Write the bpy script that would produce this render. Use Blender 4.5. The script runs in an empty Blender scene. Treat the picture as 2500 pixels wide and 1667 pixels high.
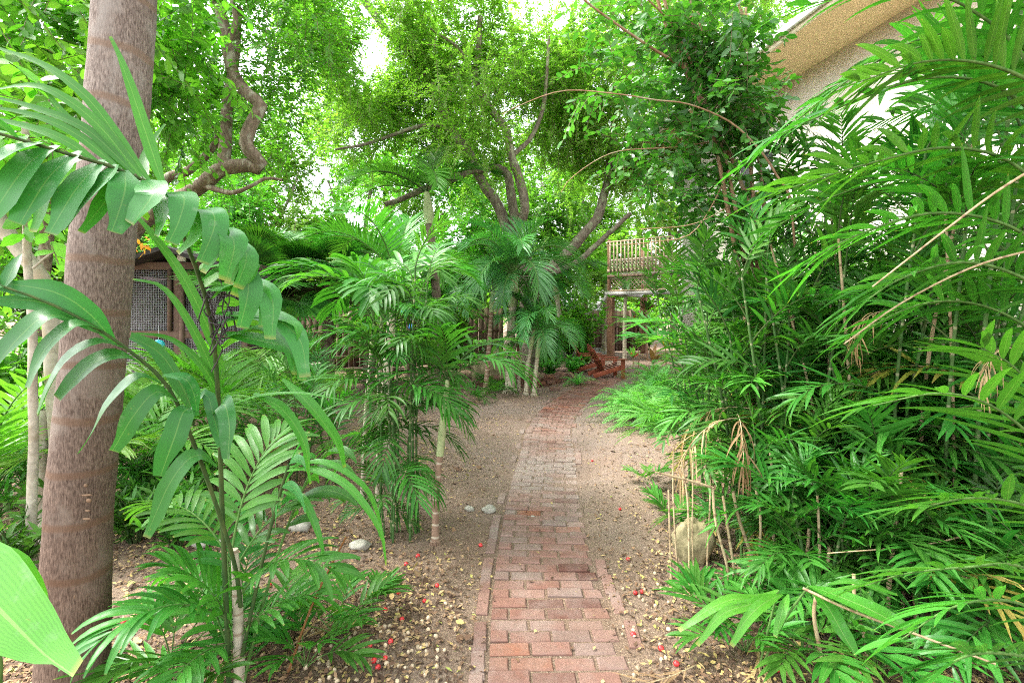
import bpy, math, random
import numpy as np
from mathutils import Vector, Matrix, noise

random.seed(7)
rng = np.random.default_rng(7)
R = np.radians
scene = bpy.context.scene
COL = scene.collection

# ------------------------------------------------------------------ camera
F, HZ, CAMH = 1180.0, 757.0, 1.6          # focal length and horizon of the photograph, eye height
cam = bpy.data.cameras.new("camera"); cam.sensor_width = 36; cam.lens = 36 * F / 2500
cam.shift_y = -(833.5 - HZ) / 2500; cam.clip_start = 0.05; cam.clip_end = 500
camo = bpy.data.objects.new("camera", cam); COL.objects.link(camo)
camo.location = (0, 0, CAMH); camo.rotation_euler = (R(90), 0, 0); scene.camera = camo

# ------------------------------------------------------------------ sky, sun, exposure
SUN_EL, SUN_AZ = 54, -85                  # degrees; azimuth from +Y towards +X
world = bpy.data.worlds.new("World"); scene.world = world; world.use_nodes = True
wn = world.node_tree
sky = wn.nodes.new("ShaderNodeTexSky"); sky.sky_type = 'NISHITA'; sky.sun_disc = False
sky.sun_elevation = R(SUN_EL); sky.sun_rotation = R(SUN_AZ); sky.dust_density = 3; sky.air_density = 1.0
hsv = wn.nodes.new("ShaderNodeHueSaturation"); hsv.inputs['Saturation'].default_value = 0.18
wn.links.new(sky.outputs[0], hsv.inputs['Color'])
wn.links.new(hsv.outputs[0], wn.nodes['Background'].inputs['Color'])
wn.nodes['Background'].inputs['Strength'].default_value = 0.15
sun = bpy.data.lights.new("sun", 'SUN'); sun.energy = 1.2; sun.angle = R(10); sun.color = (1, .96, .88)
suno = bpy.data.objects.new("sun", sun); COL.objects.link(suno)
sd = Vector((math.sin(R(SUN_AZ)) * math.cos(R(SUN_EL)), math.cos(R(SUN_AZ)) * math.cos(R(SUN_EL)), math.sin(R(SUN_EL))))
suno.rotation_euler = sd.to_track_quat('Z', 'Y').to_euler(); suno.location = (0, 0, 30)
vs = scene.view_settings; vs.view_transform = 'Standard'; vs.look = 'None'; vs.exposure = 2.95; vs.gamma = 1
cy = scene.cycles
cy.max_bounces = 8; cy.diffuse_bounces = 4; cy.glossy_bounces = 2; cy.transmission_bounces = 6; cy.transparent_max_bounces = 8
cy.sample_clamp_indirect = 1.6; cy.use_adaptive_sampling = False; cy.filter_width = 1.1; cy.use_denoising = False

# ------------------------------------------------------------------ helpers
def P(px, py, Y): return np.array(((px - 1250) / F * Y, Y, CAMH - (py - HZ) / F * Y))
def G(px, py):
    Y = F * CAMH / (py - HZ); return np.array(((px - 1250) / F * Y, Y, 0.0))
def nz(v):
    v = np.asarray(v, float); return v / np.maximum(np.linalg.norm(v, axis=-1, keepdims=True), 1e-9)

class MB:
    """collects quads; build() links them as ONE mesh object"""
    def __init__(s): s.v, s.q, s.l, s.m, s.n = [], [], [], [], 0
    def add(s, v, q, luv, mat=0):
        v = np.asarray(v, float).reshape(-1, 3); q = np.asarray(q, np.int64).reshape(-1, 4)
        s.v.append(v); s.q.append(q + s.n); s.l.append(np.asarray(luv, float).reshape(-1, 3))
        s.m.append(np.full(len(q), mat, np.int32)); s.n += len(v)
    def mesh(s, name, mats, origin=(0, 0, 0), smooth=True):
        v = np.concatenate(s.v) - np.asarray(origin, float); q = np.concatenate(s.q); l = np.concatenate(s.l); m = np.concatenate(s.m)
        me = bpy.data.meshes.new(name)
        me.vertices.add(len(v)); me.vertices.foreach_set("co", v.astype(np.float32).ravel())
        me.loops.add(len(q) * 4); me.loops.foreach_set("vertex_index", q.astype(np.int32).ravel())
        me.polygons.add(len(q)); me.polygons.foreach_set("loop_start", np.arange(0, len(q) * 4, 4, dtype=np.int32))
        me.polygons.foreach_set("loop_total", np.full(len(q), 4, np.int32))
        me.polygons.foreach_set("material_index", m)
        me.polygons.foreach_set("use_smooth", np.full(len(q), smooth, bool))
        a = me.attributes.new("luv", 'FLOAT_VECTOR', 'POINT'); a.data.foreach_set("vector", l.astype(np.float32).ravel())
        for mt in (mats if isinstance(mats, (list, tuple)) else [mats]): me.materials.append(mt)
        me.update(calc_edges=True)
        return me
    def build(s, name, mats, parent=None, origin=(0, 0, 0), smooth=True, bevel=0):
        o = bpy.data.objects.new(name, s.mesh(name, mats, origin, smooth)); COL.objects.link(o)
        if parent is not None: o.parent = parent
        if parent is None: o.location = origin
        if bevel:
            b = o.modifiers.new("bevel", 'BEVEL'); b.width = bevel; b.segments = 2; b.limit_method = 'ANGLE'
        return o
def link(name, me, parent=None, loc=(0, 0, 0), rot=(0, 0, 0), sc=1.0):
    o = bpy.data.objects.new(name, me); COL.objects.link(o)
    if parent is not None: o.parent = parent
    o.location = tuple(loc); o.rotation_euler = rot; o.scale = (sc,) * 3 if np.isscalar(sc) else sc
    return o
def tag(o, label, cat, group=None):
    o['label'] = label; o['category'] = cat
    if group: o['group'] = group
    return o
def thing(name, label, cat, loc=(0, 0, 0), rz=0, group=None):
    o = bpy.data.objects.new(name, None); COL.objects.link(o); o.empty_display_size = .1
    o.location = tuple(loc); o.rotation_euler = (0, 0, rz); return tag(o, label, cat, group)
def kind(o, k): o['kind'] = k; return o

def resample(pts, n):
    pts = np.asarray(pts, float)
    # Catmull-Rom through the points, then even spacing
    p = np.vstack([2 * pts[0] - pts[1], pts, 2 * pts[-1] - pts[-2]]); out = []
    for i in range(1, len(p) - 2):
        t = np.linspace(0, 1, 12, endpoint=False)[:, None]
        a, b, c, d = p[i - 1], p[i], p[i + 1], p[i + 2]
        out.append(.5 * (2 * b + (c - a) * t + (2 * a - 5 * b + 4 * c - d) * t ** 2 + (3 * b - a - 3 * c + d) * t ** 3))
    out = np.vstack(out + [pts[-1:]])
    s = np.concatenate([[0], np.cumsum(np.linalg.norm(np.diff(out, axis=0), axis=1))])
    u = np.linspace(0, s[-1], n)
    return np.stack([np.interp(u, s, out[:, k]) for k in range(3)], 1)
def frames(pts, S0):
    T = nz(np.gradient(pts, axis=0)); S = np.zeros_like(T); s = np.asarray(S0, float)
    for i in range(len(T)):
        s = s - T[i] * s.dot(T[i]); s = s / max(np.linalg.norm(s), 1e-9); S[i] = s
    return T, S, np.cross(S, T)
def tube(mb, pts, rad, sides=8, mat=0, tint=0.5, cap=True, wob=0.0):
    pts = np.asarray(pts, float); M = len(pts)
    rad = np.interp(np.linspace(0, 1, M), np.linspace(0, 1, len(rad)), rad) if not np.isscalar(rad) else np.full(M, rad)
    d = pts[-1] - pts[0]; s0 = np.array((1, 0, 0)) if abs(nz(d)[0]) < .8 else np.array((0, 1.0, 0))
    T, S, U = frames(pts, s0); a = np.linspace(0, 2 * np.pi, sides, endpoint=False)
    rr = rad[:, None] * np.ones(sides)
    if wob: rr = rr * (1 + wob * (rng.random((M, sides)) - .5))
    v = pts[:, None] + (S[:, None] * np.cos(a)[None, :, None] + U[:, None] * np.sin(a)[None, :, None]) * rr[..., None]
    arc = np.concatenate([[0], np.cumsum(np.linalg.norm(np.diff(pts, axis=0), axis=1))])
    luv = np.stack([np.broadcast_to(a / np.pi - 1, (M, sides)), np.broadcast_to(arc[:, None], (M, sides)), np.full((M, sides), tint)], -1)
    i, j = np.meshgrid(np.arange(M - 1), np.arange(sides), indexing='ij'); j2 = (j + 1) % sides
    q = np.stack([i * sides + j, i * sides + j2, (i + 1) * sides + j2, (i + 1) * sides + j], -1)
    mb.add(v, q, luv, mat)
    if cap and sides % 2 == 0:
        for e, flip in ((0, True), (M - 1, False)):
            qs = [[e * sides + k, e * sides + k + 1, e * sides + sides - 2 - k, e * sides + sides - 1 - k] for k in range(sides // 2 - 1)]
            vv = v[e]; q2 = np.array(qs) - e * sides
            mb.add(vv, q2[:, ::-1] if flip else q2, luv[e], mat)
PROF = {
    'lance': lambda t: np.clip(np.minimum(1, .25 + t / .22 * .75), 0, 1) * np.maximum(.03, (1 - t ** 2.6)) ** .8,
    'trunc': lambda t: np.minimum(1, .2 + t / .3 * .8) * np.where(t < .7, 1, 1 - (t - .7) / .3 * .72),
    'oval': lambda t: np.maximum(.05, np.sin(np.pi * (t * .94 + .03)) ** .75),
    'point': lambda t: np.minimum(1, .55 + t * 1.6) * np.maximum(.02, 1 - t ** 1.9) ** .9,
    'fan': lambda t: np.where(t < .55, .12 + t / .55 * .88, np.maximum(.03, 1 - (t - .55) / .45)),
}
DOWN = np.array((0, 0, -1.0))
def leaves(mb, base, d, n, L, w, droop, nseg=4, fold=.3, prof='lance', mat=0, tint=None, curl=0.0):
    """N strap leaves at once: base, direction, normal (N,3); length, half width, droop (N,)"""
    base = np.asarray(base, float).reshape(-1, 3); N = len(base); one = np.ones(N)
    d = nz(np.broadcast_to(d, (N, 3))); n = np.broadcast_to(n, (N, 3)); L = L * one; w = w * one; droop = droop * one
    tint = rng.random(N) if tint is None else tint * one
    V = np.zeros((N, nseg + 1, 3, 3)); LU = np.zeros((N, nseg + 1, 3, 3)); pos = base.copy()
    for k in range(nseg + 1):
        t = k / nseg
        a = nz(np.cross(d, n)); n2 = np.cross(a, d); ww = (PROF[prof](np.array(t)) * w)[:, None]
        V[:, k, 0] = pos - a * ww + n2 * fold * ww; V[:, k, 1] = pos; V[:, k, 2] = pos + a * ww + n2 * fold * ww
        LU[:, k, :, 0] = (-1, 0, 1); LU[:, k, :, 1] = t; LU[:, k, :, 2] = tint[:, None]
        pos = pos + d * (L / nseg)[:, None]
        d = nz(d + DOWN * (droop / nseg * (.4 + 1.2 * t))[:, None] + (n2 * (curl / nseg) if curl else 0))
    m = (nseg + 1) * 3; q = []
    for k in range(nseg):
        for c in (0, 1): q.append([k * 3 + c, k * 3 + c + 1, (k + 1) * 3 + c + 1, (k + 1) * 3 + c])
    Q = (np.arange(N) * m)[:, None, None] + np.array(q)[None]
    mb.add(V, Q, LU, mat)
def diamonds(mb, base, d, n, L, w, mat=0, tint=None, cup=.15):
    """N small leaves, two quads folded on the midrib collapsed to one kite each"""
    N = len(base); d = nz(d); a = nz(np.cross(d, n)); n2 = np.cross(a, d); L = (L * np.ones(N))[:, None]; w = (w * np.ones(N))[:, None]
    tint = rng.random(N) if tint is None else tint * np.ones(N)
    V = np.stack([base, base + d * L * .45 + a * w + n2 * w * cup, base + d * L, base + d * L * .45 - a * w + n2 * w * cup], 1)
    LU = np.zeros((N, 4, 3)); LU[:, :, 0] = (0, 1, 0, -1); LU[:, :, 1] = (0, .45, 1, .45); LU[:, :, 2] = tint[:, None]
    mb.add(V, np.arange(N * 4).reshape(N, 4), LU, mat)
def rdir(n):
    v = rng.normal(size=(n, 3)); return nz(v)
def box(mb, c, size, rot=None, mat=0, tint=.5, cham=0.0):
    sx, sy, sz = np.array(size) / 2
    v = np.array([(-sx, -sy, -sz), (sx, -sy, -sz), (sx, sy, -sz), (-sx, sy, -sz), (-sx, -sy, sz - cham), (sx, -sy, sz - cham), (sx, sy, sz - cham), (-sx, sy, sz - cham)])
    q = [[3, 2, 1, 0], [0, 1, 5, 4], [1, 2, 6, 5], [2, 3, 7, 6], [3, 0, 4, 7]]
    if cham:
        c2 = cham
        v = np.vstack([v, [(-sx + c2, -sy + c2, sz), (sx - c2, -sy + c2, sz), (sx - c2, sy - c2, sz), (-sx + c2, sy - c2, sz)]])
        q += [[4, 5, 9, 8], [5, 6, 10, 9], [6, 7, 11, 10], [7, 4, 8, 11], [8, 9, 10, 11]]
    else: q += [[4, 5, 6, 7]]
    if rot is not None: v = v @ np.array(rot).T
    luv = np.zeros((len(v), 3)); luv[:, 2] = tint
    mb.add(v + np.asarray(c, float), q, luv, mat)
def beam(mb, a, b, w, h, mat=0, tint=.5, up=(0, 0, 1)):
    a = np.asarray(a, float); b = np.asarray(b, float); d = nz(b - a); u = np.asarray(up, float)
    if abs(d.dot(u)) > .95: u = np.array((0, 1.0, 0))
    s = nz(np.cross(u, d)); u = np.cross(d, s)
    box(mb, (a + b) / 2, (np.linalg.norm(b - a), w, h), np.stack([d, s, u], 1), mat, tint)
def rotz(a): c, s = math.cos(a), math.sin(a); return np.array([(c, -s, 0), (s, c, 0), (0, 0, 1.0)])
def blob(mb, c, r, seed=0, amp=.2, n=10, mat=0, tint=.5, freq=1.5):
    """lumpy stone or nut"""
    r = np.array(r) * np.ones(3); th = np.linspace(0.02, np.pi - .02, n); ph = np.linspace(0, 2 * np.pi, 2 * n, endpoint=False)
    v = np.array([[(math.sin(t) * math.cos(p), math.sin(t) * math.sin(p), math.cos(t)) for p in ph] for t in th]).reshape(-1, 3)
    if amp: v = v * np.array([1 + amp * noise.noise(Vector(x * freq) + Vector((seed * 7.3, seed, 0))) + amp * .4 * noise.noise(Vector(x * freq * 3) + Vector((seed, 3, 1))) for x in v])[:, None]
    i, j = np.meshgrid(np.arange(n - 1), np.arange(2 * n), indexing='ij'); j2 = (j + 1) % (2 * n); k = 2 * n
    q = np.stack([(i + 1) * k + j, (i + 1) * k + j2, i * k + j2, i * k + j], -1)
    luv = np.zeros((len(v), 3)); luv[:, 0] = v[:, 2]; luv[:, 2] = tint
    mb.add(v * r + np.asarray(c, float), q, luv, mat)

# ------------------------------------------------------------------ materials
class NT:
    def __init__(s, name):
        s.m = bpy.data.materials.new(name); s.m.use_nodes = True; s.t = s.m.node_tree; s.b = s.t.nodes['Principled BSDF']; s.out = s.t.nodes['Material Output']
    def n(s, typ, **kw):
        nd = s.t.nodes.new("ShaderNode" + typ)
        for k, v in kw.items(): setattr(nd, k, v)
        return nd
    def set(s, sock, v):
        if isinstance(v, bpy.types.NodeSocket): s.t.links.new(v, sock)
        elif isinstance(v, (tuple, list)) and len(v) == 3 and sock.type == 'RGBA': sock.default_value = (*v, 1)
        else: sock.default_value = v
    def math(s, op, a, b=None, c=None, clamp=False):
        nd = s.n("Math", operation=op, use_clamp=clamp); s.set(nd.inputs[0], a)
        if b is not None: s.set(nd.inputs[1], b)
        if c is not None: s.set(nd.inputs[2], c)
        return nd.outputs[0]
    def mix(s, f, a, b, blend='MIX'):
        nd = s.n("Mix", data_type='RGBA', blend_type=blend); s.set(nd.inputs[0], f); s.set(nd.inputs[6], a); s.set(nd.inputs[7], b); return nd.outputs[2]
    def noise(s, scale, detail=4, rough=.6, vec=None, dist=0):
        nd = s.n("TexNoise"); nd.inputs['Scale'].default_value = scale; nd.inputs['Detail'].default_value = detail; nd.inputs['Roughness'].default_value = rough
        nd.inputs['Distortion'].default_value = dist
        if vec is not None: s.t.links.new(vec, nd.inputs['Vector'])
        return nd.outputs['Fac']
    def rng(s, v, a, b, c=0, d=1):
        nd = s.n("MapRange"); s.set(nd.inputs[0], v)
        for i, x in enumerate((a, b, c, d)): nd.inputs[i + 1].default_value = x
        return nd.outputs[0]
    def ramp(s, f, stops):
        nd = s.n("ValToRGB"); s.set(nd.inputs[0], f); e = nd.color_ramp.elements
        while len(e) < len(stops): e.new(.5)
        for x, (p, c) in zip(e, stops): x.position = p; x.color = (*c, 1)
        return nd.outputs[0]
    def luv(s):
        a = s.n("Attribute", attribute_name='luv'); x = s.n("SeparateXYZ"); s.t.links.new(a.outputs['Vector'], x.inputs[0]); return x.outputs
    def obj(s, scale=(1, 1, 1)):
        tc = s.n("TexCoord"); mp = s.n("Mapping"); mp.inputs['Scale'].default_value = scale; s.t.links.new(tc.outputs['Object'], mp.inputs[0]); return mp.outputs[0]
    def bump(s, h, strength=.4, dist=.01):
        b = s.n("Bump"); b.inputs['Strength'].default_value = strength; b.inputs['Distance'].default_value = dist; s.t.links.new(h, b.inputs['Height']); s.t.links.new(b.outputs[0], s.b.inputs['Normal'])
    def fin(s, col, rough=.7, spec=.3):
        s.set(s.b.inputs['Base Color'], col); s.set(s.b.inputs['Roughness'], rough); s.b.inputs['Specular IOR Level'].default_value = spec; return s.m

def leaf_mat(name, ca, cb, tr=.4, rough=.35, stripes=0, rib=.35, spec=.5, tips=.0, straw=(.42, .3, .1), tmul=(1.15, 1.4, .5), dust=0, ribcol=(.25, .38, .12), sstr=.22):
    m = NT(name); x, y, z = m.luv()
    c = m.mix(z, ca, cb)
    inf = m.n("ObjectInfo"); h = m.n("HueSaturation"); m.set(h.inputs['Color'], c)
    m.set(h.inputs['Hue'], m.rng(inf.outputs['Random'], 0, 1, .485, .512)); m.set(h.inputs['Value'], m.rng(inf.outputs['Random'], 0, 1, .82, 1.2)); c = h.outputs[0]
    if stripes:
        sn = m.math('SINE', m.math('MULTIPLY', x, stripes)); c = m.mix(m.rng(sn, -1, 1, 0, sstr), c, m.mix(1.0, c, (.55, .6, .5), 'MULTIPLY'))
    nv = m.noise(13, 6, .7, m.obj()); c = m.mix(m.rng(nv, .35, .7, 0, .35), c, m.mix(1.0, c, (1.5, 1.3, 1.1), 'MULTIPLY'))
    bl = m.noise(38, 4, .75, m.obj()); c = m.mix(m.rng(bl, .66, .74, 0, .55), c, (.28, .26, .07))
    if dust:
        dn = m.noise(14, 5, .7, m.obj()); c = m.mix(m.rng(dn, .58, .72, 0, dust), c, (.35, .42, .33))
    if rib: c = m.mix(m.math('MULTIPLY', m.math('LESS_THAN', m.math('ABSOLUTE', x), .05), rib), c, ribcol)
    if tips: c = m.mix(m.rng(m.math('ADD', y, m.math('MULTIPLY', z, tips)), 1.0, 1.06, 0, .9), c, straw)
    m.set(m.b.inputs['Base Color'], c); m.set(m.b.inputs['Roughness'], m.rng(m.noise(20, 2, .5, m.obj()), .3, .7, rough * .8, rough * 1.3)); m.b.inputs['Specular IOR Level'].default_value = spec
    tl = m.n("BsdfTranslucent"); m.set(tl.inputs['Color'], m.mix(1.0, c, tmul, 'MULTIPLY'))
    mx = m.n("MixShader"); mx.inputs[0].default_value = tr
    m.t.links.new(m.b.outputs[0], mx.inputs[1]); m.t.links.new(tl.outputs[0], mx.inputs[2]); m.t.links.new(mx.outputs[0], m.out.inputs[0])
    return m.m
def plain(name, a, b, scale=20, rough=.8, spec=.2, stretch=(1, 1, 1), bump=.3, bd=.005, tintamt=0):
    m = NT(name); v = m.obj(stretch); f = m.noise(scale, 6, .65, v); c = m.mix(m.rng(f, .3, .7), a, b)
    if tintamt:
        z = m.luv()[2]; c = m.mix(1.0, c, m.mix(z, (1 - tintamt,) * 3, (1 + tintamt,) * 3), 'MULTIPLY')
    if bump: m.bump(f, bump, bd)
    return m.fin(c, rough, spec)
def bark(name, a, b, ring=0, ringcol=(.3, .22, .15), grain=(60, 60, 6), lich=None, bumpd=.01, ringsharp=.75, aged_shade=0):
    m = NT(name); v = m.obj(grain); f = m.noise(1, 6, .65, v, .3); c = m.mix(m.rng(f, .35, .65), a, b)
    f2 = m.noise(3, 4, .6, m.obj()); c = m.mix(m.rng(f2, .4, .65, 0, .55), c, m.mix(1.0, c, (.55, .5, .48), 'MULTIPLY'))
    if lich: c = m.mix(m.rng(m.noise(7, 5, .6, m.obj((1, 1, .6))), .52, .64, 0, .8), c, lich)
    if ring:
        y = m.luv()[1]; wob = m.math('MULTIPLY', m.noise(5, 2, .5, m.obj()), .05); r = m.math('SINE', m.math('MULTIPLY', m.math('ADD', y, wob), ring))
        c = m.mix(m.rng(r, ringsharp, .98, 0, .75), c, ringcol)
    if aged_shade:      # browner older bark near the ground, plus shade painted into the lower trunk
        sz = m.n("SeparateXYZ"); m.t.links.new(m.obj(), sz.inputs[0]); c = m.mix(m.rng(m.math('ADD', sz.outputs[2], m.math('MULTIPLY', f2, .8)), 1.0, 2.6, aged_shade, 0), c, m.mix(1.0, c, (.62, .5, .42), 'MULTIPLY'))
    m.bump(f, .7, bumpd); return m.fin(c, .85, .15)

# ------------------------------------------------------------------ material library
M = {}
M['palm_dark'] = leaf_mat("palm_dark_leaf", (.025, .115, .018), (.075, .24, .03), tr=.42, rough=.42, stripes=16, spec=.35, tips=.06)
M['palm_mid'] = leaf_mat("palm_mid_leaf", (.03, .15, .018), (.075, .26, .035), tr=.4, rough=.38, spec=.35, stripes=14, tips=.05)
M['palm_lime'] = leaf_mat("palm_lime_leaf", (.09, .27, .03), (.17, .36, .055), tr=.45, rough=.4, stripes=14, tips=.06)
M['palm_big'] = leaf_mat("broad_palm_leaf", (.022, .13, .028), (.05, .215, .045), tr=.36, rough=.36, stripes=34, spec=.34, tips=.05, dust=.22, rib=.25, straw=(.3, .24, .09))
M['palm_blue'] = leaf_mat("bluish_palm_leaf", (.04, .17, .05), (.075, .26, .065), tr=.36, rough=.35, stripes=8, tips=.03)
M['near_leaf'] = leaf_mat("near_leaf", (.045, .2, .018), (.11, .31, .03), tr=.45, rough=.4, stripes=52, rib=.6, tips=.05, dust=.25, sstr=.5)
M['oak'] = leaf_mat("oak_leaf", (.11, .28, .035), (.24, .45, .085), tr=.66, rough=.45, rib=0, spec=.35)
M['broad'] = leaf_mat("broad_tree_leaf", (.055, .2, .02), (.15, .37, .045), tr=.52, rough=.4, rib=.3, spec=.4)
M['far'] = leaf_mat("far_leaf", (.1, .28, .03), (.22, .42, .06), tr=.55, rough=.5, rib=0, spec=.3)
M['shrub'] = leaf_mat("oval_shrub_leaf", (.025, .12, .018), (.07, .22, .032), tr=.42, rough=.38, rib=.35)
M['old'] = leaf_mat("yellowed_palm_leaf", (.2, .22, .03), (.36, .25, .07), tr=.35, rough=.5, stripes=14, tips=.2, spec=.3)
M['fern'] = leaf_mat("fern_leaf", (.09, .32, .06), (.2, .5, .12), tr=.5, rough=.5, rib=.2)
M['under'] = leaf_mat("undergrowth_leaf", (.035, .15, .02), (.09, .27, .035), tr=.4, rough=.42, rib=.2)
M['straw'] = leaf_mat("dry_frond_leaf", (.25, .165, .08), (.42, .31, .17), tr=.3, rough=.7, stripes=12, rib=.1, spec=.2, tmul=(1.1, 1, .7))
M['rust'] = leaf_mat("bronze_leaf", (.3, .09, .04), (.22, .16, .05), tr=.3, rough=.45, rib=.3, tmul=(1.2, 1, .7))
M['pink'] = leaf_mat("pink_bract", (.55, .06, .08), (.62, .2, .13), tr=.3, rough=.45, rib=.2, tmul=(1.1, 1, .8))
M['cane'] = bark("green_cane", (.035, .1, .025), (.09, .16, .05), ring=45, ringcol=(.28, .27, .16), grain=(20, 20, 8), bumpd=.002, ringsharp=.9)
M['dry_cane'] = bark("dry_cane", (.3, .22, .12), (.46, .37, .23), ring=40, ringcol=(.16, .1, .06), grain=(60, 60, 8), bumpd=.003, ringsharp=.9)
M['stem_green'] = bark("green_stalk", (.06, .14, .03), (.12, .22, .06), grain=(40, 40, 6), bumpd=.001)
M['stem_dark'] = bark("dark_stalk", (.03, .07, .02), (.07, .1, .03), grain=(40, 40, 6), bumpd=.001)
M['pale_stem'] = bark("pale_palm_stem", (.4, .35, .26), (.55, .5, .38), ring=70, ringcol=(.24, .17, .11), grain=(50, 50, 10), bumpd=.003, ringsharp=.85)
M['ring_stem'] = bark("ringed_palm_stem", (.2, .13, .09), (.3, .2, .14), ring=75, ringcol=(.5, .44, .34), grain=(60, 60, 10), bumpd=.003, ringsharp=.8)
M['crownshaft'] = bark("crownshaft", (.28, .36, .16), (.4, .44, .24), grain=(50, 50, 5), bumpd=.001)
M['big_trunk'] = bark("big_palm_trunk", (.08, .06, .05), (.3, .25, .215), ring=31, ringcol=(.17, .115, .08), grain=(240, 240, 42), bumpd=.006, lich=(.25, .225, .2), ringsharp=.86, aged_shade=.9)
M['oak_bark'] = bark("oak_bark", (.12, .095, .07), (.27, .23, .175), grain=(22, 22, 7), lich=(.3, .33, .2), bumpd=.04)
M['dark_bark'] = bark("dark_bark", (.12, .085, .06), (.25, .19, .14), grain=(25, 25, 8), lich=(.36, .34, .26), bumpd=.03)
M['white_bark'] = bark("white_bark", (.3, .27, .21), (.48, .44, .36), grain=(20, 20, 20), lich=(.3, .24, .16), bumpd=.004)
M['tan_bark'] = bark("tan_bark", (.24, .13, .075), (.4, .26, .16), grain=(40, 40, 5), lich=(.34, .3, .2), bumpd=.004)
M['twig'] = plain("twig_bark", (.12, .085, .055), (.22, .17, .11), 30, bump=0)

def brick_mat():
    m = NT("old_brick"); z = m.luv()[2]; x = m.luv()[0]; v = m.obj()
    c = m.ramp(z, [(0, (.105, .05, .038)), (.3, (.16, .08, .06)), (.6, (.195, .108, .084)), (.8, (.15, .106, .09)), (1, (.2, .085, .052))])
    n1 = m.noise(26, 6, .7, v); c = m.mix(m.rng(n1, .35, .7, 0, .5), c, m.mix(1.0, c, (1.35, 1.3, 1.2), 'MULTIPLY'))
    n2 = m.noise(90, 4, .7, v); c = m.mix(m.rng(n2, .6, .7, 0, .6), c, (.16, .09, .07))
    d1 = m.noise(3.2, 6, .65, v); d2 = m.noise(140, 3, .6, v)
    dust = m.math('ADD', m.rng(d1, .44, .64, 0, .42), m.math('MULTIPLY', x, 1.0), clamp=True)   # trodden sand lies in patches, most of it on the dip of the path
    dm = m.math('MULTIPLY', dust, m.rng(d2, .3, .6, .55, 1), clamp=True)
    c = m.mix(dm, c, m.mix(d2, (.2, .16, .135), (.33, .28, .245))); m.bump(m.math('ADD', n1, m.math('MULTIPLY', n2, .5)), .6, .004)
    return m.fin(c, .92, .15)
def soil_mat():
    m = NT("soil"); v = m.obj(); big = m.noise(.55, 4, .6, v); mid = m.noise(5, 6, .7, v); fine = m.noise(95, 5, .75, v); grit = m.noise(260, 2, .6, v)
    dark = m.ramp(fine, [(.25, (.06, .042, .03)), (.45, (.15, .108, .08)), (.6, (.23, .17, .125)), (.8, (.38, .3, .23))])
    sand = m.ramp(fine, [(.25, (.14, .105, .086)), (.5, (.185, .144, .122)), (.8, (.245, .2, .172))])
    for sc_, th, op in ((42, .26, .6), (95, .32, .6), (170, .36, .55)):     # bark chips and leaf crumbs
        vo = m.n("TexVoronoi"); vo.inputs['Scale'].default_value = sc_; vo.inputs['Randomness'].default_value = 1; dv = m.n("VectorMath", operation='ADD'); nn_ = m.n("TexNoise"); nn_.inputs['Scale'].default_value = sc_ * .8
        sc2 = m.n("VectorMath", operation='SCALE'); m.t.links.new(nn_.outputs['Color'], sc2.inputs[0]); sc2.inputs['Scale'].default_value = .9 / sc_; m.t.links.new(v, nn_.inputs['Vector']); m.t.links.new(v, dv.inputs[0]); m.t.links.new(sc2.outputs[0], dv.inputs[1]); m.t.links.new(dv.outputs[0], vo.inputs['Vector'])
        sp = m.n("SeparateColor"); m.t.links.new(vo.outputs['Color'], sp.inputs[0]); chip = m.ramp(sp.outputs[0], [(0, (.035, .024, .018)), (.4, (.12, .075, .05)), (.65, (.24, .16, .1)), (.85, (.4, .3, .2)), (1, (.5, .42, .32))])
        dark = m.mix(m.math('MULTIPLY', m.math('MULTIPLY', m.math('LESS_THAN', vo.outputs['Distance'], th), m.math('GREATER_THAN', sp.outputs[1], .35)), op), dark, chip)
    x = m.luv()[0]; f = m.math('ADD', x, m.rng(mid, .3, .7, -.42, .28), clamp=True)
    c = m.mix(f, dark, sand); c = m.mix(m.rng(big, .4, .6, 0, .3), c, m.mix(1.0, c, (1.1, .85, .7), 'MULTIPLY'))
    c = m.mix(m.math('MULTIPLY', m.rng(grit, .62, .7, 0, .55), m.math('SUBTRACT', 1.15, f), clamp=True), c, (.36, .29, .21)); m.bump(m.math('ADD', m.math('MULTIPLY', fine, m.math('SUBTRACT', 1.15, f)), m.math('MULTIPLY', mid, 1.2)), .6, .013)
    return m.fin(c, .95, .1)
M['brick'] = brick_mat(); M['soil'] = soil_mat()
M['litter'] = plain("dead_leaves", (.3, .17, .07), (.46, .3, .13), 30, bump=0, tintamt=.75)
def litter_mat():
    m = NT("dry_litter"); z = m.luv()[2]
    c = m.ramp(z, [(0, (.05, .03, .02)), (.35, (.13, .075, .045)), (.6, (.24, .145, .08)), (.8, (.36, .25, .14)), (.93, (.46, .34, .12)), (1, (.25, .28, .07))]); return m.fin(c, .8, .2)
M['litter'] = litter_mat()
def wood(name, a, b, grain=(3, 3, 40), rough=.8, tintamt=.25, bump=.3):
    m = NT(name); n = m.noise(1.0, 6, .65, m.obj(grain), .6); c = m.mix(m.rng(n, .3, .7), a, b); z = m.luv()[2]
    c = m.mix(1.0, c, m.mix(z, (1 - tintamt,) * 3, (1 + tintamt,) * 3), 'MULTIPLY'); m.bump(n, bump, .004); return m.fin(c, rough, .25)
M['fence'] = wood("weathered_fence", (.075, .045, .03), (.17, .11, .075), (14, 14, 1.5))
M['coop'] = wood("brown_frame_wood", (.1, .06, .045), (.17, .11, .085), (8, 8, 8))
M['deck'] = wood("tan_deck_wood", (.3, .225, .145), (.46, .36, .25), (10, 10, 10))
M['deck_white'] = wood("pale_lattice", (.55, .46, .36), (.7, .62, .52), (10, 10, 10))
M['post'] = wood("reddish_post", (.15, .075, .045), (.27, .15, .09), (16, 16, 1.2))
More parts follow.
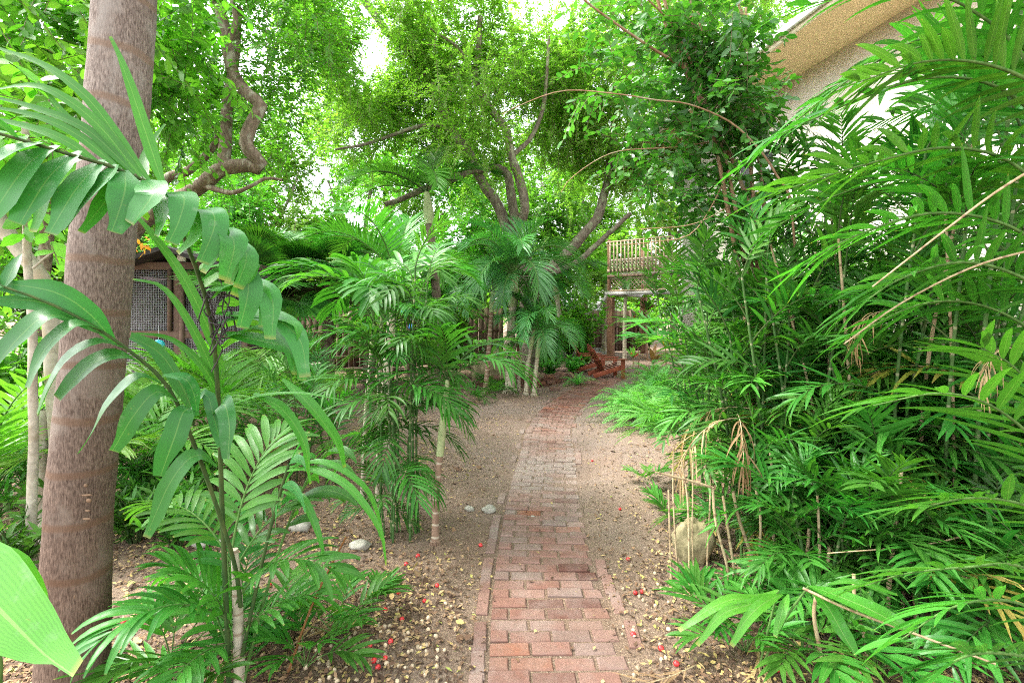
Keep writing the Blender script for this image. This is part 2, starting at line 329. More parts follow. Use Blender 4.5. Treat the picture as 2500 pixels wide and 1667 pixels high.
M['chair'] = wood("red_brown_paint", (.2, .05, .026), (.31, .09, .05), (8, 8, 8), rough=.5, tintamt=.15)
M['chair_worn'] = wood("worn_seat_wood", (.34, .2, .15), (.5, .36, .29), (8, 8, 8), rough=.7)
M['wall'] = plain("cream_stucco", (.62, .56, .48), (.78, .73, .65), 3, .9, .1, bump=.3, bd=.003)
M['soffit'] = plain("tan_soffit_paint", (.7, .5, .27), (.76, .56, .32), 8, .7, .2, bump=.05)
M['fascia'] = plain("light_fascia", (.62, .52, .38), (.72, .62, .48), 8, .7, .2, bump=.05)
M['roof'] = plain("grey_shingle", (.28, .26, .24), (.42, .4, .37), 30, .9, .1)
M['white'] = plain("white_paint", (.7, .69, .66), (.8, .79, .76), 10, .6, .3, bump=.05)
M['grey'] = plain("grey_timber", (.3, .29, .27), (.46, .44, .41), 14, .8, .2)
M['black'] = plain("dark_roofing", (.025, .02, .022), (.06, .05, .05), 14, .85, .2)
M['purple'] = plain("faded_board", (.16, .11, .12), (.24, .18, .19), 6, .85, .2)
M['wire'] = plain("galvanised_wire", (.36, .35, .38), (.48, .47, .5), 10, .5, .5, bump=0)
M['stone'] = plain("lime_stone", (.11, .1, .05), (.36, .31, .18), 6, .9, .1, bump=.8, bd=.02)
M['pebble'] = plain("white_rock", (.2, .2, .15), (.46, .43, .37), 22, .9, .1, bump=.8, bd=.01)
M['nut'] = plain("palm_nut_husk", (.34, .25, .15), (.5, .41, .29), 60, .7, .2, bump=.2, tintamt=.3)
M['red'] = plain("red_fruit_skin", (.5, .015, .02), (.62, .05, .05), 30, .25, .5, bump=0)
M['block'] = plain("concrete_block", (.2, .19, .14), (.36, .34, .27), 20, .95, .1)
g_ = NT("window_glass"); g_.b.inputs['Metallic'].default_value = 0; M['glass'] = g_.fin((.03, .035, .035), .08, .8)
M['teal'] = plain("turquoise_glaze", (.02, .3, .36), (.05, .45, .55), 10, .2, .6, bump=0)
M['blue'] = plain("blue_glaze", (.02, .12, .4), (.05, .25, .6), 10, .2, .6, bump=0)
M['orange'] = leaf_mat("orange_petal", (.7, .25, .02), (.75, .35, .05), tr=.4, rib=0, tmul=(1.1, 1, .8))

# ------------------------------------------------------------------ ground, path
PATH = [(1.2, .2, .62), (2.07, .2, .62), (3.03, .195, .6), (4.26, .27, .6), (5.5, .4, .6), (6.44, .48, .57), (7.77, .78, .6), (9.3, 1.33, .62), (10.0, 1.62, .66), (11.1, 2.16, .7), (12.2, 2.95, .8)]
pc = resample([(x, y, 0) for y, x, w in PATH], 131)
py_, pw_ = [p[0] for p in PATH], [p[2] for p in PATH]
def path_x(y): return np.interp(y, [p[0] for p in PATH], [p[1] for p in PATH])
def gz(x, y):
    """height of the soil"""
    x = np.asarray(x, float); y = np.asarray(y, float)
    h = .012 * np.sin(1.7 * x + .6 * y) * np.sin(1.3 * y - .5 * x) + .009 * np.sin(5.1 * x + 2 * np.sin(3 * y)) * np.sin(4.3 * y)
    d = np.abs(x - path_x(y)); near = (y < 12.4)
    return np.where(near, h * np.clip((d - .28) / .5, 0, 1) + .014 * np.clip((d - .3) / .35, 0, 1) - .012 * (d < .3), h)
gx = np.concatenate([np.linspace(-70, -9, 14), np.linspace(-8.6, 8.6, 240), np.linspace(9, 70, 14)])
gy = np.concatenate([np.linspace(-20, .2, 8), np.linspace(.5, 14, 260), np.linspace(14.5, 120, 22)])
X, Y = np.meshgrid(gx, gy, indexing='ij'); mb = MB(); nx, ny = X.shape
i, j = np.meshgrid(np.arange(nx - 1), np.arange(ny - 1), indexing='ij')
sandy = np.clip(1.15 - np.abs(X - path_x(Y) - .25) / 1.9, 0, 1) * np.clip((Y - 2.9) / 2.4, .0, 1) * .85
sandy = np.maximum(sandy, np.exp(-((X + .8) / 2.2) ** 2 - ((Y - 7.2) / 2.2) ** 2) * .8)
mb.add(np.stack([X, Y, gz(X, Y)], -1), np.stack([i * ny + j, (i + 1) * ny + j, (i + 1) * ny + j + 1, i * ny + j + 1], -1), np.stack([sandy, 0 * X, 0 * X], -1))
kind(mb.build("ground", M['soil']), 'structure')

mb = MB(); T = nz(np.gradient(pc, axis=0)); s_tot = np.linalg.norm(np.diff(pc, axis=0), axis=1).sum(); pitch = .0885
rows = int(s_tot / pitch); ccd = resample(pc, rows)
Tt = nz(np.gradient(ccd, axis=0))
for k in range(rows):
    c, t = ccd[k], Tt[k]; n = np.array((t[1], -t[0], 0)); ang = math.atan2(t[1], t[0]) - math.pi / 2
    w = np.interp(c[1], py_, pw_); nb = 3; off = (.5 if k % 2 else 0) + random.uniform(-.1, .1)
    u = -w / 2; first = .1 if k % 2 else .2
    dustk = .72 * math.exp(-((c[1] - 4.9) / .85) ** 2) + .22 * math.exp(-((c[1] - 6.6) / .8) ** 2)
    while u < w / 2 - .03:
        bl = first if u == -w / 2 else .2
        bl = min(bl * random.uniform(.95, 1.03), w / 2 - u + .02); first = .2
        if bl < .05: break
        if random.random() > .015:
            p = c + n * (u + bl / 2); a = ang + random.gauss(0, .02)
            sink = -.007 * math.exp(-((c[1] - 4.6) / .5) ** 2) * random.random()
            ds = dustk + random.uniform(-.12, .12) + (.22 if random.random() < .12 else 0) + max(0, (abs(u + bl / 2) / w - .3)) * 1.2 * (c[1] > 3.4)
            m0 = mb.n
            tl = rotz(a) @ np.array([(1, 0, 0), (0, math.cos(.02), 0), (0, 0, 1)])
            box(mb, (p[0], p[1] + random.gauss(0, .003), -.029 + sink + random.gauss(0, .0035)), (bl - random.uniform(.007, .014), pitch - random.uniform(.008, .013), .075), rotz(a), 0, min(1, max(0, random.gauss(.5, .27))), .007)
            mb.l[-1][:, 0] = max(0, ds) - .35 * min(1, max(0, (c[1] - 6.8) / 1.2))
        u += bl + random.uniform(0, .003)
# edging bricks laid lengthways down both sides where they still show
for side, y0, y1, keep in ((-1, 1.3, 12, .93), (1, 2.2, 3.25, 1), (1, 5.0, 12, .35)):
    s = 0
    while s < s_tot:
        k = min(rows - 1, int(s / pitch)); c, t = ccd[k], Tt[k]; n = np.array((t[1], -t[0], 0)); s += .205
        if not (y0 < c[1] < y1) or random.random() > keep: continue
        if side < 0 and c[1] > 3.7 and random.random() < .5: continue
        w = np.interp(c[1], py_, pw_); ang = math.atan2(t[1], t[0]); flare = .05 * (side > 0 and c[1] < 3.3) * (3.3 - c[1])
        p = c + n * side * (w / 2 + .045 + flare)
        box(mb, (p[0], p[1], -.03 + random.gauss(0, .003)), (.198, .062, .085), rotz(ang + random.gauss(0, .02) - side * (.05 if flare else 0)), 0, random.uniform(.1, .75), .004)
        mb.l[-1][:, 0] = .1 + .35 * (3.4 < c[1] < 6.4) + random.uniform(-.05, .15)
# paved spot where the chairs stand
pa = R(-28)
for a in range(-9, 9):
    for b in range(-16, 16):
        q = rotz(pa) @ np.array((a * .205 + (b % 2) * .1, b * .1, 0)) + np.array((2.75, 12.15, 0))
        if q[1] < 11.25 or abs(q[0] - 2.75) > 1.8 or (q[0] - 2.2) ** 2 / 3 + (q[1] - 12.2) ** 2 > 1.7: continue
        box(mb, (q[0], q[1], -.03 + random.gauss(0, .002)), (.196, .09, .075), rotz(pa), 0, random.uniform(.2, .9), .004); mb.l[-1][:, 0] = random.uniform(0, .25)
kind(mb.build("brick_path", M['brick'], smooth=False), 'structure')
# joints filled with sand
mb = MB(); hw = np.interp(ccd[:, 1], py_, pw_) / 2 + .03; N2 = np.stack([Tt[:, 1], -Tt[:, 0], 0 * hw], 1)
V = np.stack([ccd - N2 * hw[:, None], ccd + N2 * hw[:, None]], 1); V[..., 2] = -.0005
k = np.arange(rows - 1); L3 = np.zeros((rows, 2, 3)); L3[..., 0] = (.1 + .55 * np.exp(-((ccd[:, 1] - 4.9) / .7) ** 2))[:, None]
mb.add(V, np.stack([2 * k, 2 * k + 1, 2 * k + 3, 2 * k + 2], 1), L3); kind(mb.build("path_sand", M['soil']), 'structure')

# ------------------------------------------------------------------ house on the right
ua = math.atan2(.985, -.19); ud = np.array((-.19, 1, 0)) / math.hypot(.19, 1); un = np.array((ud[1], -ud[0], 0))   # un points into the house
def HW(Y, z, out=0.0):                      # a point on the house wall; out = metres in front of the wall
    return np.array((4.94 - .19 * (Y - 7.11), Y, z)) - un * out
EAVE = 5.5
house = thing("house", "cream house with tan soffit rising behind the palms on the right", "house", HW(7, 0))
o0 = tuple(HW(7, 0))
mb = MB(); a, b = HW(-1, 0), HW(11.6, 0)
hr = np.stack([ud, un, (0, 0, 1)], 1)
c = (a + b) / 2 + un * 3.5
box(mb, c + (0, 0, EAVE / 2), (np.linalg.norm(b - a), 7, EAVE), hr); mb.build("wall", M['wall'], house, o0)
mb = MB(); box(mb, (a + b) / 2 + un * 3.0 + ud * .35 + (0, 0, EAVE + .02), (np.linalg.norm(b - a) + .9, 8.0, .04), hr); mb.build("soffit", M['soffit'], house, o0)
mb = MB(); e0, e1 = HW(-1, EAVE + .06, .99), HW(12.4, EAVE + .06, .99); beam(mb, e0, e1, .03, .13)
beam(mb, e1 + ud * .005, e1 + un * 8, .03, .13); mb.build("fascia", M['fascia'], house, o0)
mb = MB(); r0 = HW(-1, EAVE + .19, 1.04); r1 = HW(12.44, EAVE + .19, 1.04); up = np.array((0, 0, 1.5)); w4 = un * 5.0
for s_, mat in ((0, 0),):
    V = np.array([r0, r1, r1 + w4 + up, r0 + w4 + up, r0 - (0, 0, .05), r1 - (0, 0, .05), r1 + w4 + up - (0, 0, .05), r0 + w4 + up - (0, 0, .05)])
    mb.add(V, [[0, 1, 2, 3], [7, 6, 5, 4], [0, 4, 5, 1], [1, 5, 6, 2], [2, 6, 7, 3], [3, 7, 4, 0]], np.zeros((8, 3)))
mb.build("roof", M['roof'], house, o0)
mb = MB(); beam(mb, HW(-1, EAVE + .1, 1.035), HW(12.4, EAVE + .1, 1.035), .06, .06); mb.build("gutter", M['white'], house, o0)
def window(Y0, Y1, z0, z1):
    mb = MB()
    for z in (z0, z1): beam(mb, HW(Y0 - .06, z, .03), HW(Y1 + .06, z, .03), .09, .09)
    for y in (Y0, (Y0 + Y1) / 2, Y1): beam(mb, HW(y, z0 + .046, .028), HW(y, z1 - .046, .028), .08, .08, up=ud)
    f = mb.build("window", M['white'], house, o0)
    mb = MB(); box(mb, (HW(Y0, z0, .012) + HW(Y1, z1, .012)) / 2, (np.linalg.norm(HW(Y1, 0) - HW(Y0, 0)), .02, z1 - z0), hr); mb.build("pane", M['glass'], f, o0)
    mb = MB(); beam(mb, HW(Y0 - .1, z0 - .08, .05), HW(Y1 + .1, z0 - .08, .05), .12, .05); mb.build("sill", M['white'], f, o0)
window(8.5, 9.5, 3.5, 4.5)

# ------------------------------------------------------------------ deck on posts beyond the chairs
DL, DR = np.array((3.15, 15.6, 0)), np.array((5.6, 13.7, 0)); dd = nz(DR - DL); dn = np.array((-dd[1], dd[0], 0)); dlen = np.linalg.norm(DR - DL)
if dn[1] < 0: dn = -dn
dr = np.stack([dd, dn, (0, 0, 1)], 1)
deck = thing("raised_deck", "raised wooden deck with lattice skirt and balustrade on a reddish post", "deck", DL); od = tuple(DL)
def DK(u, z, v=0.0): return DL + dd * u + dn * v + np.array((0, 0, z))
mb = MB(); box(mb, DK(dlen / 2, 2.19, 1.45), (dlen - .03, 2.9, .05), dr); mb.build("floor_boards", M['post'], deck, od)
mb = MB(); beam(mb, DK(-.15, 2.13, -.03), DK(dlen, 2.13, -.03), .05, .11); beam(mb, DK(-.15, 2.13, 0), DK(-.15, 2.13, 2.9), .05, .11); mb.build("edge_beam", M['grey'], deck, od)
def lattice(name, u0, u1, z0, z1, mat, step=.085, w=.03, v=0.0, frame=True):
    mb = MB(); H = z1 - z0
    for s in (1, -1):
        u = u0 - H
        while u < u1 + (H if s < 0 else 0):
            a, b = (u, z0), (u + H, z1)
            if s < 0: a, b = (u + H, z0), (u, z1)
            lo, hi = (a, b) if a[0] < b[0] else (b, a)
            t0 = max(0, (u0 - lo[0]) / H); t1 = min(1, (u1 - lo[0]) / H)
            if t1 - t0 > .08:
                f = lambda t: DK(lo[0] + t * H, lo[1] + (hi[1] - lo[1]) * t, v + .008 * s)
                beam(mb, f(t0), f(t1), .007, w, tint=random.random(), up=dn)
            u += step
    if frame:
        for z in (z0, z1): beam(mb, DK(u0, z, v - .02), DK(u1, z, v - .02), .04, .05)
    return mb.build(name, mat, deck, od)
lattice("lattice_skirt", 0, dlen, 2.22, 2.6, M['deck'], .13, .045)
mb = MB(); beam(mb, DK(-.05, 2.68, -.05), DK(dlen, 2.68, -.05), .06, .08); mb.build("dark_ledge", M['fence'], deck, od)
lattice("lattice_screen", 0, dlen, 2.74, 3.2, M['deck_white'], .11, .042)
mb = MB(); beam(mb, DK(-.05, 2.86, -.07), DK(dlen, 2.86, -.07), .03, .09); beam(mb, DK(-.05, 3.78, -.05), DK(dlen, 3.78, -.05), .12, .04); mb.build("hand_rail", M['deck'], deck, od)
for k in range(int(dlen / .125)):
    mb = MB(); beam(mb, DK(.07 + k * .125, 2.8, -.1), DK(.07 + k * .125, 3.76, -.1), .034, .034, tint=random.random(), up=dn); mb.build("baluster", M['deck'], deck, od)
for u, v in ((0, 0), (dlen, 0), (0, 2.7), (dlen, 2.7)):
    mb = MB(); beam(mb, DK(u, 0, v + .08), DK(u, 2.08, v + .08), .2, .2, up=dn); beam(mb, DK(u - .01, 2.24, v - .01), DK(u - .01, 3.86, v - .01), .09, .09, up=dn)
    mb.build("post", M['post'], deck, od, bevel=.012)
mb = MB(); tube(mb, resample([DK(-.05, 2.05, -.12), DK(-.2, 1.85, -.14), DK(-.75, 1.45, -.2)], 8), .05, 10); mb.build("drain_pipe", M['grey'], deck, od)

# ------------------------------------------------------------------ fences
def fence(label, pts, h, group=None):
    A = np.array(pts[0]); t = thing("board_fence", label, "fence", A, group=group)
    for a, b in zip(pts[:-1], pts[1:]):
        a = np.array(a); b = np.array(b); d = nz(b - a); n = np.array((-d[1], d[0], 0)); Ln = np.linalg.norm(b - a); mb = MB(); u = 0
        while u < Ln:
            w = random.uniform(.135, .15); hh = h + random.uniform(-.03, .03)
            box(mb, a + d * (u + w / 2) + n * random.uniform(0, .012) + (0, 0, hh / 2 + .04), (w, .02, hh), np.stack([d, n, (0, 0, 1)], 1), tint=random.random()); u += w + random.choice((.004, .006, .012))
        mb.build("boards", M['fence'], t, tuple(A))
        mb = MB()
        for z in (.35, h * .62, h - .2): beam(mb, a - n * .035 + (0, 0, z), b - n * .035 + (0, 0, z), .04, .07)
        mb.build("rails", M['fence'], t, tuple(A))
        k = 0
        while k < Ln:
            mb = MB(); beam(mb, a + d * k - n * .1 + (0, 0, 0), a + d * k - n * .1 + (0, 0, h + .05), .09, .09, up=n); mb.build("post", M['fence'], t, tuple(A)); k += 2.2
    return t
fence("dark board fence beyond the red brown chairs and the deck post", [(.2, 17.6, 0), (5.2, 18.6, 0)], 1.55)
fence("weathered dark board fence with gaps behind the fan palms and the coop", [(-8.5, 11.6, 0), (-.4, 14.4, 0)], 1.62)
mb = MB()
for y, h in ((17.15, .1), (16.9, .06)): beam(mb, (1.2, y - .2, h * 1.5), (3.3, y, h * 1.5), .14, h * 2)
tag(mb.build("timber_edging", M['grey'], origin=(1.2, 17, 0), bevel=.01), "low grey timber edging along the foot of the fence behind the chairs", "garden edging")

# ------------------------------------------------------------------ wire coop at left
CY = 8.0; cx0, cx1 = -6.6, -4.35
coop = thing("wire_coop", "brown framed wire mesh coop with dark roof behind the big palm trunk", "coop", (cx0, CY, 0)); oc = (cx0, CY, 0)
cxs = (cx0, -5.52, cx1 - .05)
mb = MB()
for x in cxs: beam(mb, (x, CY, 0), (x, CY, 2.28), .1, .1); beam(mb, (x, CY + 1.6, 0), (x, CY + 1.6, 2.28), .1, .1)
for z in (.1, 1.2, 2.33):
    beam(mb, (cx0 - .05, CY - .003, z), (cx1, CY - .003, z), .1, .12)
    for x in (cx0, cx1 - .05): beam(mb, (x, CY + .052, z), (x, CY + 1.6, z), .09, .11)
mb.build("frame", M['coop'], coop, oc, bevel=.006)
for xa, xb in zip(cxs[:-1], cxs[1:]):
    mb = MB(); x = xa + .05
    while x < xb - .05: beam(mb, (x, CY, .16), (x, CY, 2.27), .004, .004); x += .028
    z = .16
    while z < 2.27: beam(mb, (xa + .05, CY, z), (xb - .05, CY, z), .004, .004); z += .028
    mb.build("mesh_panel", M['wire'], coop, oc)
mb = MB(); beam(mb, (-5.62, CY - .06, 1.25), (-5.62, CY - .06, 2.27), .05, .06); beam(mb, (-5.42, CY - .06, .1), (-5.42, CY - .06, 2.27), .07, .05); beam(mb, (-5.38, CY - .06, 2.2), (-4.45, CY - .06, 2.2), .05, .08); mb.build("door_frame", M['coop'], coop, oc)
mb = MB(); box(mb, (-5.5, CY + 1.65, 1.1), (2.2, .03, 2.2)); mb.build("back_board", M['purple'], coop, oc)
mb = MB(); box(mb, (cx0 + .02, CY + .85, 1.15), (.02, 1.4, 2.1)); mb.build("side_board", M['purple'], coop, oc)
mb = MB(); box(mb, (-5.9, CY + 1.0, 1.35), (1.2, .5, .04)); box(mb, (-5.8, CY + 1.05, .8), (1.3, .5, .04)); box(mb, (-5.7, CY + 1.1, 1.58), (.5, .35, .4)); mb.build("nest_shelf", M['purple'], coop, oc)
mb = MB()
V = [(-4.05, CY - .4, 2.12), (-4.05, CY + 2, 2.12), (-5.5, CY + 2, 2.62), (-5.5, CY - .4, 2.62)]; V2 = [(x, y, z - .07) for x, y, z in V]
V3 = [(-7.0, CY - .4, 2.12), (-7.0, CY + 2, 2.12), (-5.5, CY + 2, 2.62), (-5.5, CY - .4, 2.62)]; V4 = [(x, y, z - .07) for x, y, z in V3]
fq = [[0, 1, 2, 3], [7, 6, 5, 4], [0, 4, 5, 1], [1, 5, 6, 2], [2, 6, 7, 3], [3, 7, 4, 0]]
mb.add(V + V2, fq, np.zeros((8, 3))); mb.add(V3 + V4, fq, np.zeros((8, 3))); mb.build("roof", M['black'], coop, oc, smooth=False)
mb = MB(); beam(mb, (-5.45, CY - .02, 2.4), (-5.45, CY - .02, 2.58), .14, .03); mb.build("gable_board", M['white'], coop, oc)

# ------------------------------------------------------------------ two low slatted garden chairs
def make_chair(label, loc, rz):
    t = thing("garden_chair", label, "chair", loc, rz, group="red brown chairs on the brick paving"); t.scale = (.84, .84, .8)
    def bb(name, a, b, w, h, mat='chair', up=(0, 0, 1), par=t):
        mb = MB(); beam(mb, a, b, w, h, up=up, tint=random.random()); return mb.build(name, M[mat], par, bevel=.005)
    for s in (-1, 1):
        bb("side_rail", (.36, .27 * s, .33), (-.5, .27 * s, .07), .03, .13)
        bb("front_leg", (.33, .305 * s, 0), (.33, .305 * s, .53), .03, .12, up=(1, 0, 0))
        bb("armrest", (.44, .335 * s, .55), (-.36, .335 * s, .55), .13, .028)
    for k in range(6): bb("seat_slat", (.34 - k * .1, -.28, .405 - k * .03), (.34 - k * .1, .28, .405 - k * .03), .085, .022, 'chair_worn', up=(.29, 0, 1))
    for k, y in enumerate((-.22, -.11, 0, .11, .22)):
        H = (.74, .84, .88, .84, .74)[k]; y2 = y * 1.3
        bb("back_slat", (-.17, y, .21), (-.17 - H * .47, y2, .21 + H * .88), .1, .022, up=(1, 0, .5))
    bb("back_brace", (-.4, -.3, .53), (-.4, .3, .53), .06, .03); bb("back_brace", (-.5, -.27, .79), (-.5, .27, .79), .05, .025)
    return t
make_chair("red brown slatted garden chair standing nearest on the paving", (2.28, 11.5, .012), R(8))
make_chair("red brown slatted garden chair partly hidden behind the nearer one", (2.02, 12.5, .012), R(2))

# ------------------------------------------------------------------ dry-laid brick bed edge: every brick can be lifted off
bed = [G(1165, 950), G(1235, 951), G(1290, 951), G(1340, 948), G(1385, 935)]
bedp = resample([(p[0], p[1] + .3, 0) for p in bed], 60); sl = np.linalg.norm(np.diff(bedp, axis=0), axis=1).sum(); bp = resample(bedp, int(sl / .21)); bt = nz(np.gradient(bp, axis=0))
bm = MB(); box(bm, (0, 0, 0), (.2, .1, .062), cham=.004); base_me = None
bricks = []
for layer in range(4):
    for k in range(len(bp)):
        if layer == 3 and random.random() < .45: continue
        kk = min(len(bp) - 1, k + (layer % 2) * .5); p = bp[int(kk)] + (bt[int(kk)] * .1 if layer % 2 else 0)
        m1 = MB(); box(m1, (0, 0, 0), (.2, .1, .06), cham=.004, tint=random.random()); m1.l[-1][:, 0] = -.4
        o = m1.build("brick", M['brick'], smooth=False); o.location = (p[0] + random.gauss(0, .012), p[1] + random.gauss(0, .015), .032 + layer * .061)
        o.rotation_euler = (random.gauss(0, .02), random.gauss(0, .02), math.atan2(bt[int(kk)][1], bt[int(kk)][0]) + random.gauss(0, .09))
        tag(o, "old red brick laid loose in the low curved edge of the centre palm bed", "brick", "loose bricks of the curved bed edge")
for (px, py, lab, rz) in ((1355, 954, "single red brick lying in front of the curved brick bed edge", .3), (1397, 932, "tilted red brick leaning at the right end of the bed edge", -.8)):
    m1 = MB(); box(m1, (0, 0, 0), (.2, .1, .06), cham=.004, tint=.4); o = m1.build("brick", M['brick'], smooth=False); g = G(px, py); o.location = (g[0], g[1], .045 if rz > 0 else .13)
    o.rotation_euler = (0, 0 if rz > 0 else .6, rz); tag(o, lab, "brick")

# ------------------------------------------------------------------ plant builders
def pinnate(mb, pts, S0, n, LL, LW, a0=65, a1=30, lift=20, droop=.6, start=.25, prof='lance', nseg=4, r0=.008, jit=.12, fold=.25, sides=None, stem_sides=5, lmat=0, smat=1, shape=(.55, .1, .85), tint=None, rmin=.25):
    """feather leaf along the curve pts; sides = optional {+1: dict, -1: dict} overriding a0, a1, lift, droop, LL, LW"""
    pts = resample(pts, 26); T, S, U = frames(pts, S0); U = -U
    tube(mb, pts, [r0, r0 * .8, r0 * rmin], stem_sides, smat, cap=False)
    s = np.linspace(start, 1, n); t = (s - start) / (1 - start); idx = s * 25
    it = lambda A: np.stack([np.interp(idx, np.arange(26), A[:, k]) for k in range(3)], 1)
    p, T, S, U = it(pts), nz(it(T)), nz(it(S)), nz(it(U)); ft = rng.random() if tint is None else tint
    for sd in (1, -1):
        o = dict(a0=a0, a1=a1, lift=lift, droop=droop, LL=LL, LW=LW)
        if sides: o.update(sides.get(sd, {}))
        if not o['LL']: continue
        a = R(o['a0'] + (o['a1'] - o['a0']) * t + rng.normal(0, jit * 35, n)); l = R(o['lift'] + rng.normal(0, jit * 60, n))
        d = T * np.cos(a)[:, None] + (S * (sd * np.cos(l))[:, None] + U * np.sin(l)[:, None]) * np.sin(a)[:, None]
        nn = U * np.cos(l)[:, None] - S * (sd * np.sin(l))[:, None]
        f = shape[0] + (1 - shape[0]) * np.sin(np.pi * (shape[1] + shape[2] * t))
        leaves(mb, p, d, nn, o['LL'] * f * (1 + rng.normal(0, jit * .5, n)), o['LW'] * (.65 + .35 * f) * (1 + rng.normal(0, jit * .4, n)), np.abs(o['droop'] * (1 + rng.normal(0, jit * 2, n))), nseg, fold, prof, lmat, np.clip(ft + rng.normal(0, .18, n), 0, 1))
def arc(L, elev, bend, n=18, p=1.4, side=0):
    t = np.linspace(0, 1, n); th = R(elev) - R(bend) * t ** p; d = np.stack([np.cos(th), side * t ** 1.5, np.sin(th)], 1) * L / (n - 1)
    return np.vstack([[0, 0, 0], np.cumsum(d[:-1], axis=0)])
def fr_proto(name, mats, L, elev, bend, **k):
    mb = MB(); pinnate(mb, arc(L, elev, bend, side=random.uniform(-.15, .15)), (0, 1, 0), **k); return mb.mesh(name, mats)
FR = {}
def mk(kindname, mats, spec, n=4, **k): protos(kindname, "frond", mats, spec, n=n, **k)
def protos(kindname, name, mats, spec, n=4, npairs=12, **k):
    FR[kindname] = []
    for s in spec:
        FR[kindname].append([fr_proto(name, mats, s[0] * random.uniform(.93, 1.07), s[1] * random.uniform(.93, 1.07), s[2] * random.uniform(.9, 1.1), n=npairs, **k) for _ in range(n)])
mk('bamboo', [M['palm_dark'], M['stem_dark']], [(.5, 74, 40), (.66, 55, 70), (.7, 28, 70)], n=6, npairs=12, LL=.26, LW=.0145, a0=62, a1=30, lift=12, droop=.6, start=.24, r0=.005, jit=.22)
mk('bamboo_mid', [M['palm_mid'], M['stem_dark']], [(.5, 74, 40), (.66, 55, 70), (.7, 28, 70)], n=6, npairs=12, LL=.27, LW=.015, a0=62, a1=30, lift=12, droop=.65, start=.24, r0=.005, jit=.22)
mk('bamboo_old', [M['old'], M['dry_cane']], [(.5, 60, 60), (.64, 35, 90)], n=3, npairs=11, LL=.25, LW=.013, a0=58, a1=26, lift=5, droop=1.1, start=.24, r0=.004, jit=.3)
mk('glossy', [M['palm_dark'], M['stem_dark']], [(.42, 70, 60), (.52, 50, 95), (.5, 20, 85)], npairs=12, LL=.24, LW=.011, a0=58, a1=28, lift=8, droop=1.3, start=.25, r0=.004, jit=.16)
mk('areca', [M['palm_mid'], M['stem_green']], [(1.3, 75, 60), (1.5, 58, 85), (1.5, 35, 85)], n=3, npairs=30, LL=.46, LW=.0165, a0=60, a1=28, lift=25, droop=.55, start=.22, r0=.011, jit=.1)
mk('lime', [M['palm_lime'], M['stem_green']], [(.8, 70, 70), (.9, 45, 75)], npairs=17, LL=.36, LW=.016, a0=62, a1=30, lift=12, droop=.6, start=.2, r0=.007)
mk('drooping', [M['palm_blue'], M['stem_green']], [(1.05, 80, 70), (1.2, 60, 125), (1.15, 35, 125), (1.0, 5, 95)], n=3, npairs=34, LL=.4, LW=.011, a0=58, a1=25, lift=25, droop=.9, start=.16, r0=.014, jit=.08, nseg=5)
mk('feather', [M['palm_dark'], M['stem_dark']], [(1.6, 70, 50), (1.9, 45, 70), (1.9, 20, 75)], n=2, npairs=38, LL=.55, LW=.018, a0=62, a1=28, lift=20, droop=.45, start=.15, r0=.016, jit=.08)
mk('broad', [M['palm_big'], M['stem_green']], [(.75, 78, 60), (.95, 58, 90), (.95, 35, 95)], n=3, npairs=12, LL=.36, LW=.03, a0=58, a1=25, lift=14, droop=1.2, start=.22, prof='trunc', r0=.008, nseg=6)
mk('broad_mid', [M['palm_mid'], M['stem_green']], [(.75, 78, 60), (.95, 58, 90), (.95, 35, 95)], n=3, npairs=13, LL=.38, LW=.025, a0=58, a1=25, lift=14, droop=1.1, start=.22, prof='trunc', r0=.008, nseg=6)
mk('seedling', [M['palm_mid'], M['stem_green']], [(.34, 72, 55), (.4, 48, 60)], npairs=6, LL=.24, LW=.017, a0=45, a1=22, lift=12, droop=.6, start=.5, r0=.004)
mk('fern', [M['fern'], M['stem_green']], [(.5, 72, 80), (.6, 50, 85), (.6, 28, 65)], n=4, npairs=30, LL=.075, LW=.0085, a0=80, a1=60, lift=5, droop=.3, start=.06, nseg=2, r0=.003, jit=.1, shape=(.25, .12, .85))
mk('straw', [M['straw'], M['dry_cane']], [(.6, 20, 130), (.7, 5, 110)], n=3, npairs=12, LL=.27, LW=.0065, a0=30, a1=15, lift=-20, droop=3.2, start=.25, r0=.004, jit=.35, fold=.6, nseg=6)
def fan_mesh(rad, mat='palm_dark', pet=.8, elev=55, bend=40):
    mb = MB(); p = arc(pet, elev, bend); tube(mb, p, [.012, .009], 6, 1, cap=False)
    T = nz(p[-1] - p[-2]); S = np.array((0, 1.0, 0)); U = np.cross(T, S); n = 46; a = np.linspace(R(-125), R(125), n)
    d = np.cos(a)[:, None] * T + np.sin(a)[:, None] * S + U * .12
    leaves(mb, np.repeat(p[-1:], n, 0), d, np.repeat(U[None], n, 0), rad * (.78 + .22 * np.cos(a)) * (1 + rng.normal(0, .03, n)), rad * .047, .3 + .25 * rng.random(n), 6, .35, 'fan', 0)
    return mb.mesh("fan_leaf", [M[mat], M['stem_green']])
FAN = [fan_mesh(.85, 'palm_dark', .9, 60, 30), fan_mesh(.8, 'palm_mid', .9, 35, 50), fan_mesh(.85, 'palm_dark', .8, 15, 55)]

